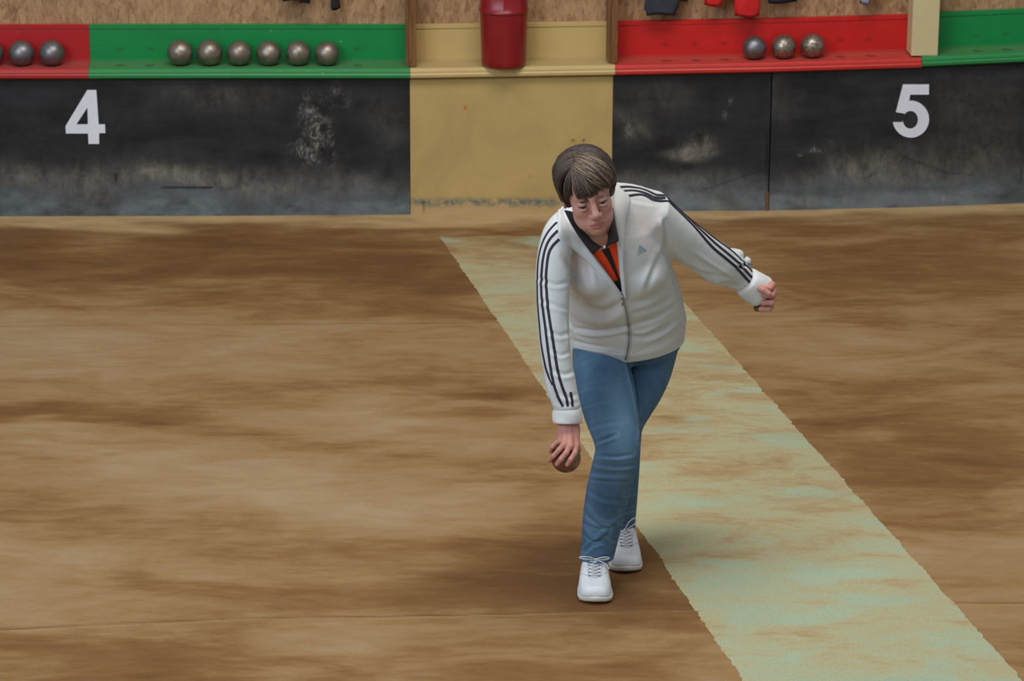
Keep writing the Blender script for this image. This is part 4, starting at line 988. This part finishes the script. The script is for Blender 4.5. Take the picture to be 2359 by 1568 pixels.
def torso_sdf(P):
    d = smin(TR(P), hc_(P), .02); d = smin(d, TRAP(P), .03)
    d = smin(d, ell(P, W(1362, 640, 9.365), (.064, .074, .056)), .022); d = smin(d, ell(P, W(1480, 634, 9.385), (.064, .070, .054)), .025)
    return d
ZS0, ZS1 = W(1280, 600, 9.28).z, W(1280, 545, 9.30).z
def jacket_sdf(P):
    d = torso_sdf(P); d = smax(d, P@hp[0].astype(f32)-f32(hp[1]), .006)
    inner = d+.010                                                  # how deep the neck opening goes
    cut = smax(vee(P), -(d+.034), .002); d = smax(d, -cut, .003)
    kk = np.interp(P[:, 2], [ZS0, ZS1], [.008, .045]).astype(f32); d = smin(d, AR(P), kk); d = smin(d, AL(P), .024); d = smin(d, ell(P, W(1686, 592, 9.64), (.036, .034, .027)), .016); d = smin(d, ell(P, W(1655, 636, 9.56), (.034, .03, .018)), .016)
    return d
xV, xF = surface(jacket_sdf, *bbox(TR, AR, AL, hc_), .0048)
g_, _ = grad(jacket_sdf, xV, .006)
FO = [([(1313, 740), (1316, 770), (1318, 800)], 5, .004), ([(1326, 684), (1350, 712), (1390, 722), (1430, 700)], 11, .009), ([(1320, 755), (1370, 763), (1420, 757), (1452, 748)], 5, .006), ([(1455, 748), (1500, 736), (1550, 706)], 5, .0035),
  ([(1452, 722), (1490, 712), (1530, 696), (1560, 672)], 6, .002), ([(1318, 785), (1355, 796), (1395, 802)], 5, .005), ([(1450, 700), (1490, 690), (1520, 665)], 8, .003), ([(1352, 560), (1362, 620), (1372, 660)], 8, -.004),
  ([(1300, 590), (1330, 640), (1350, 680)], 9, .004), ([(1530, 500), (1534, 545), (1526, 590)], 7, .007), ([(1520, 590), (1500, 640), (1490, 670)], 7, .005),
  ([(1540, 600), (1552, 640), (1566, 690)], 5, .004), ([(1560, 560), (1600, 600), (1650, 625)], 7, .005), ([(1580, 610), (1620, 630), (1670, 640)], 6, .005), ([(1600, 580), (1640, 610), (1690, 640)], 5, -.004), ([(1660, 650), (1685, 655), (1700, 660)], 4, .005),
  ([(1700, 572), (1718, 590), (1724, 606)], 5, -.006), ([(1722, 604), (1714, 612), (1700, 616)], 4, .006), ([(1240, 640), (1280, 655), (1310, 648)], 5, .0035), ([(1245, 690), (1285, 705), (1312, 712)], 5, .003), ([(1262, 760), (1290, 772), (1314, 764)], 5, .0035),
  ([(1266, 800), (1290, 818), (1318, 808)], 4, .003), ([(1270, 850), (1300, 862), (1326, 852)], 5, .0035), ([(1280, 900), (1310, 915), (1332, 905)], 5, .002), ([(1278, 925), (1305, 932), (1336, 925)], 4, .0012), ([(1258, 850), (1268, 890), (1278, 925)], 5, .003),
  ([(1335, 820), (1400, 828)], 4, -.002), ([(1330, 600), (1345, 590), (1370, 600)], 6, .002), ([(1440, 760), (1480, 765), (1540, 735)], 6, -.004), ([(1480, 780), (1520, 765), (1562, 735)], 5, .004), ([(1420, 452), (1470, 462), (1512, 470)], 5, .0015)]
xV = folds(xV, g_, FO)
wn = np.array([mnoise.fractal(Vector(v)*11, 1.0, 2.0, 3) for v in xV]); xV = xV+g_*(wn*.0012)[:, None]
q = to_px(xV); pink = np.exp(-((q[:, 0]-1345)/30)**2-((q[:, 1]-610)/50)**2)+np.exp(-((q[:, 0]-1490)/26)**2-((q[:, 1]-530)/50)**2)
jacket = obj('jacket', xV, xF, M['jacket'], person, attrs=dict(pink=np.clip(pink, 0, 1)))
JT = bvh(xV, xF)

# waistband and cuffs
def cuff(rows, name, endcap=.006, ribs=60, amp=.0012, clip=None):
    T = pathtube(rows, endcap, 5)
    V = []; F = []; nu = 120; n = len(T.C)
    for inner in (0, 1):
        rng = range(n) if not inner else range(n-1, -1, -1)
        for i in rng:
            d = T.C[min(i+1, n-1)]-T.C[max(i-1, 0)]; d /= np.linalg.norm(d); sd = T.S[i]-d*(T.S[i]@d); sd /= np.linalg.norm(sd); wv = np.cross(d, sd)
            for k in range(nu):
                t = 2*math.pi*k/nu; rr = 1+amp*min(1, max(0, (i-5)/5))/T.A[i]*math.cos(ribs*t)+.02*math.sin(3*t+i*.5)
                if i in (0, n-1): rr *= .96
                if inner: rr = rr-.0045/T.A[i]
                V.append(T.C[i]+sd*T.A[i]*rr*math.cos(t)+wv*T.B[i]*rr*math.sin(t))
    m_ = 2*n
    for i in range(m_):
        j = (i+1) % m_
        for k in range(nu): F.append((i*nu+k, i*nu+(k+1) % nu, j*nu+(k+1) % nu, j*nu+k))
    return obj(name, V, F, M['rib'], jacket)
cuff([(1305, 930, 9.118, 22, 1), (1306, 943, 9.113, 33, 1), (1307, 958, 9.107, 34, 1), (1307, 974, 9.102, 33, 1)], 'cuff')
cuff([(1704, 638, 9.605, 22, 1), (1718, 647, 9.615, 33, 1), (1732, 657, 9.62, 36, 1), (1753, 672, 9.635, 38, 1)], 'cuff')
MB().tube([W(1716, 596, 9.62), W(1722, 601, 9.62), W(1724, 608, 9.62), W(1719, 614, 9.62)], [.010, .0125, .0125, .009], 16).build('sleeve_tuck', M['jacket'], jacket, True)
# sleeve stripes
ST = [[(1283, 512), (1266, 530), (1254, 550), (1245, 575), (1240, 604), (1238, 650), (1239, 700), (1243, 745), (1247, 790), (1254, 830), (1262, 862), (1273, 886)],
      [(1285, 531), (1268, 549), (1258, 568), (1251, 597), (1248, 630), (1247, 665), (1250, 705), (1256, 750), (1262, 800), (1269, 850), (1277, 888), (1286, 914), (1297, 936)],
      [(1288, 551), (1273, 566), (1264, 584), (1260, 610), (1258, 640), (1260, 680), (1263, 715), (1270, 760), (1277, 805), (1284, 850), (1294, 888), (1304, 914), (1308, 936)],
      [(1314, 903), (1317, 918), (1319, 936)]]
for k, s in enumerate(ST): V, F = ribbon(JT, s, .0072 if k else .0062); obj('sleeve_stripe', V, F, M['navy'], jacket)
SL = [[(1421, 433), (1442, 430), (1471, 433), (1495, 441), (1512, 450)], [(1421, 444), (1437, 440), (1463, 439), (1490, 446), (1506, 455)], [(1435, 456), (1452, 450.5), (1476, 448), (1492, 453), (1503, 460)]]
TH = [(4, 17, 31), (17, 38, 57), (22, 50, 68), (27, 58, 79), (30, 62, 86)]; AL0 = pathtube(arms_l, .02, 1)
def arm_pt(i, th, f=0.0):
    j = min(i+1, 5); c = AL0.C[i]*(1-f)+AL0.C[j]*f; d = AL0.C[j]-AL0.C[i-1]; d /= np.linalg.norm(d); sd = AL0.S[i]-d*(AL0.S[i]@d); sd /= np.linalg.norm(sd); wv = np.cross(d, sd)
    A_ = (AL0.A[i]*(1-f)+AL0.A[j]*f)*1.03; return c+sd*A_*math.cos(math.radians(th))+wv*A_*math.sin(math.radians(th))
for k, s in enumerate(SL):
    ex = [arm_pt(i+1, TH[i][k]) for i in range(4)]+[arm_pt(4, TH[4][k], .95)]
    V, F = ribbon(JT, s, .0078, extra=ex); obj('sleeve_stripe', V, F, M['navy'], jacket)
# zip
V, F = ribbon(JT, [(1434, 684), (1439, 700), (1444, 725), (1448, 750), (1449, 780), (1446, 805), (1440, 828)], .013, .0022); obj('zip_tape', V, F, M['zipt'], jacket)
V, F = ribbon(JT, [(1434, 686), (1439, 700), (1444, 725), (1448, 750), (1449, 780), (1446, 805), (1440, 828)], .0035, .0034); obj('zip_teeth', V, F, M['zipm'], jacket)
p, n_ = drop(JT, 1434, 680, .006); sv = Vector((1, 0, 0)); m_ = MB(); m_.tube([p+Vector((0, 0, .006)), p-Vector((0, 0, .010))], .0045, 8); m_.tube([p-Vector((0, 0, .008))+n_*.003, p-Vector((0, 0, .026))+n_*.003], [.0022, .0032], 8); m_.build('zip_slider', M['zipm'], jacket, True)
p, n_ = drop(JT, 1448, 748, .005); MB().tube([p+Vector((-.005, 0, .001)), p+Vector((.005, 0, .001))], .003, 8).build('zip_stop', M['zipm'], jacket, True)
# waistband seam
V, F = ribbon(JT, [(1318, 790), (1350, 800), (1395, 806), (1430, 812)], .0022, .0006); obj('hem_seam', V, F, M['zipt'], jacket)
V, F = ribbon(JT, [(1458, 812), (1500, 790), (1545, 764), (1570, 742)], .0022, .0006); obj('hem_seam', V, F, M['zipt'], jacket)
# chest print: slanted bars that make a triangle
tri = [(1473, 563), (1489, 575.5), (1468, 586)]
lg = MB()
for a, b, c_, d_ in [((1473, 563), (1479, 567.5), (1475.5, 583), (1468, 586)), ((1480.2, 568.6), (1484.2, 571.6), (1482.2, 579.6), (1477, 582.2)), ((1485.4, 572.6), (1489.5, 575.6), (1488.6, 576.8), (1483.6, 579))]:
    pp = [drop(JT, *x_, .0018)[0] for x_ in (a, b, c_, d_)]; qq_ = [drop(JT, *x_, -.001)[0] for x_ in (a, b, c_, d_)]
    lg.add(pp+qq_, [(0, 1, 2, 3), (7, 6, 5, 4), (0, 4, 5, 1), (1, 5, 6, 2), (2, 6, 7, 3), (3, 7, 4, 0)])
lg.build('chest_logo', M['logo'], jacket)

# shirt showing in the neck opening
def shirt_sdf(P):
    d = torso_sdf(P)+.024; return d
zz0, zz1 = np.array(W(1350, 690, 9.2)), np.array(W(1350, 480, 9.6))
sV, sF = surface(shirt_sdf, np.minimum(np.array(W(1280, 700, 9.2)), np.array(W(1450, 700, 9.2)))-.02, np.array(W(1460, 470, 9.55))+.03, .006, 1)
shirt = obj('polo_shirt', sV, sF, M['orange'], person); STT = bvh(sV, sF)
# black placket stripe down the front
def flat(tree, poly, lift):
    P_ = [drop(tree, *p, lift)[0] for p in poly]; return P_
def band(pa, pb, name, mat, parent, tree, lift, th=.002, bulge=0):
    A = [tuple(drop(tree, *p, lift)[0]) for p in pa]; B = [tuple(drop(tree, *p, lift)[0]) for p in pb]; V, F = sheet(A, B, None, th, bulge=bulge); return obj(name, V, F, mat, parent)
band([(1384, 572), (1402, 600), (1418, 632), (1426, 650)], [(1400, 566), (1413, 600), (1425, 636), (1430, 650)], 'placket', M['blackc'], shirt, STT, .004)
band([(1412, 650), (1422, 662), (1436, 684)], [(1430, 638), (1433, 656), (1440, 684)], 'placket', M['blackc'], shirt, STT, .0045)
# black polo collar leaves round the neck
A = WP((1300, 484, 9.27), (1318, 520, 9.24), (1342, 556, 9.225), (1366, 586, 9.225)); B = WP((1330, 500, 9.30), (1346, 535, 9.27), (1366, 556, 9.25), (1388, 568, 9.23))
V, F = sheet(A, B, None, .004, bulge=.008); obj('polo_collar', V, F, M['blackc'], shirt)
A = WP((1412, 478, 9.30), (1418, 515, 9.26), (1425, 548, 9.235), (1424, 556, 9.23)); B = WP((1396, 510, 9.31), (1402, 530, 9.28), (1400, 550, 9.25), (1395, 572, 9.23))
V, F = sheet(A, B, None, .004, bulge=.006); obj('polo_collar', V, F, M['blackc'], shirt)
MB().tube(WP((1391, 566, 9.222), (1394, 571, 9.222)), .003, 8).build('shirt_button', M['white'], shirt, True)

# jacket collar leaves, folded outwards
A = WP((1306, 478, 9.285), (1330, 528, 9.225), (1356, 566, 9.20), (1384, 610, 9.195), (1412, 646, 9.20), (1434, 680, 9.215))
B = [tuple(drop(JT, *p, .006)[0]) for p in [(1289, 500), (1288, 535), (1306, 560), (1345, 590), (1385, 625), (1430, 684)]]
A2 = []
for p in [(1308, 482), (1332, 530), (1358, 567), (1385, 608), (1411, 645), (1434, 680)]:
    A2.append(p)
SHT = bvh(*surface(lambda P: torso_sdf(P), *bbox(TR, hc_), .012, 1))
A = [tuple(drop(SHT, *p, l)[0]) for p, l in zip(A2, [.030, .030, .024, .016, .010, .004])]
B = [tuple(drop(JT, *p, l)[0]) for p, l in zip([(1289, 490), (1287, 522), (1291, 552), (1346, 586), (1392, 632), (1430, 684)], [.010, .011, .013, .012, .008, .003])]
V, F = sheet(A, B, None, .007, 40, 14, bulge=.008); obj('jacket_collar', V, F, M['jacket'], jacket, attrs=dict(pink=np.zeros(len(V))))
A = [tuple(drop(SHT, *p, l)[0]) for p, l in zip([(1412, 440), (1411, 480), (1416, 530), (1423, 580), (1430, 640), (1436, 682)], [.030, .034, .026, .016, .010, .004])]
B = [tuple(drop(SHT, *p, l)[0]) for p, l in zip([(1424, 448), (1446, 468), (1438, 510), (1434, 580), (1436, 640), (1439, 684)], [.020, .026, .019, .012, .007, .003])]
V, F = sheet(A, B, None, .007, 40, 14, bulge=.007); obj('jacket_collar', V, F, M['jacket'], jacket, attrs=dict(pink=np.zeros(len(V))))
# collar stand round the back of the neck
nk = np.array(toW((0, -.03, -.07)))
A = [tuple(drop(SHT, 1306, 480, .012)[0])]; st_ = []
for a in np.linspace(140, 45, 12):
    c_, s_ = math.cos(math.radians(a)), math.sin(math.radians(a)); st_.append((a, Vector((W(1362, 470, 9.36).x+.078*c_, 9.36+.070*s_, W(1362, 470, 9.36).z+.030+.006*c_))))
A = [tuple(v+Vector((0, 0, .012))) for a, v in st_]; B = [tuple(v+Vector((0, 0, -.05))) for a, v in st_]
V, F = sheet(A, B, None, .005, 40, 8); obj('collar_stand', V, F, M['jacket'], jacket, attrs=dict(pink=np.zeros(len(V))))

# small olive thing held under the left fist
V, F = surface(lambda P: smin(ell(P, W(1755, 711, 9.625), (.015, .012, .011)), ell(P, W(1743, 709, 9.63), (.009, .010, .011)), .006), np.array(W(1752, 708, 9.62))-.035, np.array(W(1752, 708, 9.62))+.035, .003)
o = obj('leather_cloth', V, F, M['olive']); tag(o, "crumpled olive brown cloth peeking out under the woman's closed left hand", 'cloth')

# ball in the right hand
V, F = sphere((0, 0, 0), BR, 64, 40); o = obj('boule', V, F, M['ball_brown']); o.location = BALLC; tag(o, 'brownish steel ball held low in the right hand of the woman', 'ball')
# bracelet edge at the right cuff
MB().tube([W(1309, 978, 9.085)+Vector((.021*math.cos(a), -.020*math.sin(a)+.02, .001*math.cos(a))) for a in np.linspace(0, math.pi*1.98, 30)], .0022, 8).build('bracelet', M['zipm'], person, True)

# ----- shoes: built at the origin with the toe towards -y, then placed
def shoe(name, toe_px, Ytoe, yawdeg, length=.245, wid=.098, pitch=0, flip=1, loops=()):
    toe = G(*toe_px); T = Vector((toe.x, toe.y, 0)); Rz = Matrix.Rotation(math.radians(yawdeg), 3, 'Z') @ Matrix.Rotation(math.radians(pitch), 3, 'X'); R_ = np.array(Rz, f32)
    root = empty(name, T); root.parent = person; root.location = T-person.location
    def loc(P): return (P-np.array(T, f32))@R_            # world->local: y grows towards the heel
    def world(p): return np.array(T)+np.array(Rz)@np.array(p)
    L = length; w_ = wid/2
    def outline(y):  # half width along the shoe
        t = np.clip(y/L, 0, 1); return w_*(np.interp(t, [0, .05, .12, .25, .4, .6, .8, .93, 1], [.36, .72, .91, 1.0, .98, .88, .82, .74, .4]))
    def cx(y): t = np.clip(y/L, 0, 1); return flip*.010*np.interp(t, [0, .3, .6, 1], [.6, .3, -.2, 0])
    def slab(Q, z0, z1, grow):
        hw = outline(Q[:, 1])+grow; dx = np.abs(Q[:, 0]-cx(Q[:, 1]))-hw; dy = np.maximum(-Q[:, 1]-grow, Q[:, 1]-L-grow); dz = np.maximum(z0-Q[:, 2], Q[:, 2]-z1)
        return smax(smax(dx.astype(f32), dy.astype(f32), .026), dz.astype(f32), .006)
    def rock(Q): Q = Q.copy(); Q[:, 2] -= (np.clip(.055-Q[:, 1], 0, 1)**2*3.0).astype(f32); return Q
    def sole(P): Q = rock(loc(P)); return slab(Q, .003, .019, .001)
    def upper(P):
        Q = rock(loc(P)); Y = Q[:, 1]; t = np.clip(Y/L, 0, 1)
        top = np.interp(t, [0, .08, .2, .32, .5, .62, .8, 1], [.034, .050, .058, .066, .088, .104, .094, .090]).astype(f32)
        hw = outline(Y)*.97; r = np.clip(Q[:, 2]/top, 0, 1); hw = hw*np.sqrt(np.clip(1-(r**3)*.62, .02, 1))
        d = smax((np.abs(Q[:, 0]-cx(Y)*(1-.4*r))-hw).astype(f32), (Q[:, 2]-top), .016); d = smax(d, np.maximum(-Y+.004, Y-L+.004).astype(f32), .014); d = smax(d, (.018-Q[:, 2]), .004)
        hole = ell(Q, (0, L*.78, .115), (.030, .048, .050)); return smax(d, -hole, .006)
    lo_ = np.array(T)-np.array([.10, .05, .0]); hi_ = np.array(T)+np.array([.12, .30, .15]); lo_[2] = -.012
    V, F = surface(sole, lo_, hi_, .0035); so = obj('sole', V, F, M['sole'], root)
    V, F = surface(lambda P: slab(rock(loc(P)), -.001+.0015, .0065, -.003), lo_, hi_, .003); g = obj('outsole', V, F, M['gum'], root)
    V, F = surface(upper, lo_, hi_, .0030); up = obj('upper', V, F, M['shoe'], root); UT = bvh(V, F)
    # toe cap seam
    def on(x_, y_, lift=.001):
        o_ = Vector(world((x_, y_, .2))); dr = Vector(world((x_, y_, 0)))-o_; h_ = UT.ray_cast(o_, dr.normalized()); 
        return (h_[0]+h_[1]*lift) if h_[0] else Vector(world((x_, y_, .06)))
    m_ = MB(); m_.tube([on(-.040, .095), on(-.026, .078), on(-.012, .066), on(.004, .063), on(.020, .074), on(.036, .094)], .0009, 5); m_.build('toe_seam', M['zipt'], root, True)
    for side in (-1, 1):
        m_ = MB(); m_.tube([on(side*.017, .068), on(side*.020, .09), on(side*.021, .11), on(side*.022, .126)], .0009, 5); m_.build('facing_seam', M['zipt'], root, True)
    rows = [.074, .086, .098, .110, .122]
    for i, y_ in enumerate(rows):
        for side in (-1, 1):
            m_ = MB(); p = on(side*.0145, y_, .0004); m_.tube([p-Vector((0, 0, .001)), p+Vector((0, 0, .0012))], .0026, 10); m_.build('eyelet', M['eyelet'], root)
        a = on(-.0145, y_, .003); b = on(.0145, y_, .003); c_ = on(0, y_-.002, .0045); m_ = MB(); m_.tube([a, c_, b], .0021, 6)
        if i < len(rows)-1: m_.tube([on(-.0145, y_, .002), on(0, y_+.0065, .0048), on(.0145, rows[i+1], .002)], .0018, 6)
        m_.build('lace', M['lace'], root, True)
    kt = on(0, .126, .007)
    for lp in loops:
        m_ = MB(); pts = [kt]+[kt+Vector(p) for p in lp]; m_.tube(catmull([tuple(p) for p in pts], 6), .0019, 6); m_.build('lace_bow', M['lace'], root, True)
    m_ = MB(); V, F = sphere(kt, .0045, 14, 10); m_.add(V, F); m_.build('lace_knot', M['lace'], root, True)
    # padded tongue rising to the ankle
    m_ = MB(); V, F = surface(lambda P: ell(loc(P), (0, .150, .092), (.024, .012, .022), hrot('X', -35)), lo_, hi_+np.array([0, 0, .05]), .004); obj('tongue', V, F, M['shoe'], root)
    # sock inside the ankle opening
    V, F = surface(lambda P: cap(loc(P), (0, L*.78, .05), (0, L*.78, .105), .026, .026), lo_, hi_+np.array([0, 0, .06]), .005); obj('sock', V, F, M['bcloth'], root)
    return root
shoe('shoe', (1367, 1394), 9.3, -3, .232, .106, 0, 1, loops=[[(-.012, -.010, .010), (-.032, -.014, .014), (-.048, -.010, .010), (-.030, -.010, .004), (0, 0, 0)], [(.012, -.012, .009), (.030, -.014, .013), (.043, -.010, .008), (.028, -.008, .002), (0, 0, 0)], [(.014, -.012, .0), (.032, -.016, -.010), (.044, -.018, -.024)]])
shoe('shoe', (1449, 1323), 9.5, 5, .232, .104, 0, -1, loops=[[(.004, -.012, .014), (.014, -.016, .034), (.030, -.014, .044), (.032, -.012, .028), (.014, -.008, .010), (0, 0, 0)], [(.012, -.006, .002), (.020, -.010, -.006), (.030, -.012, -.012)], [(-.010, -.004, -.004), (-.018, -.008, -.012)]])
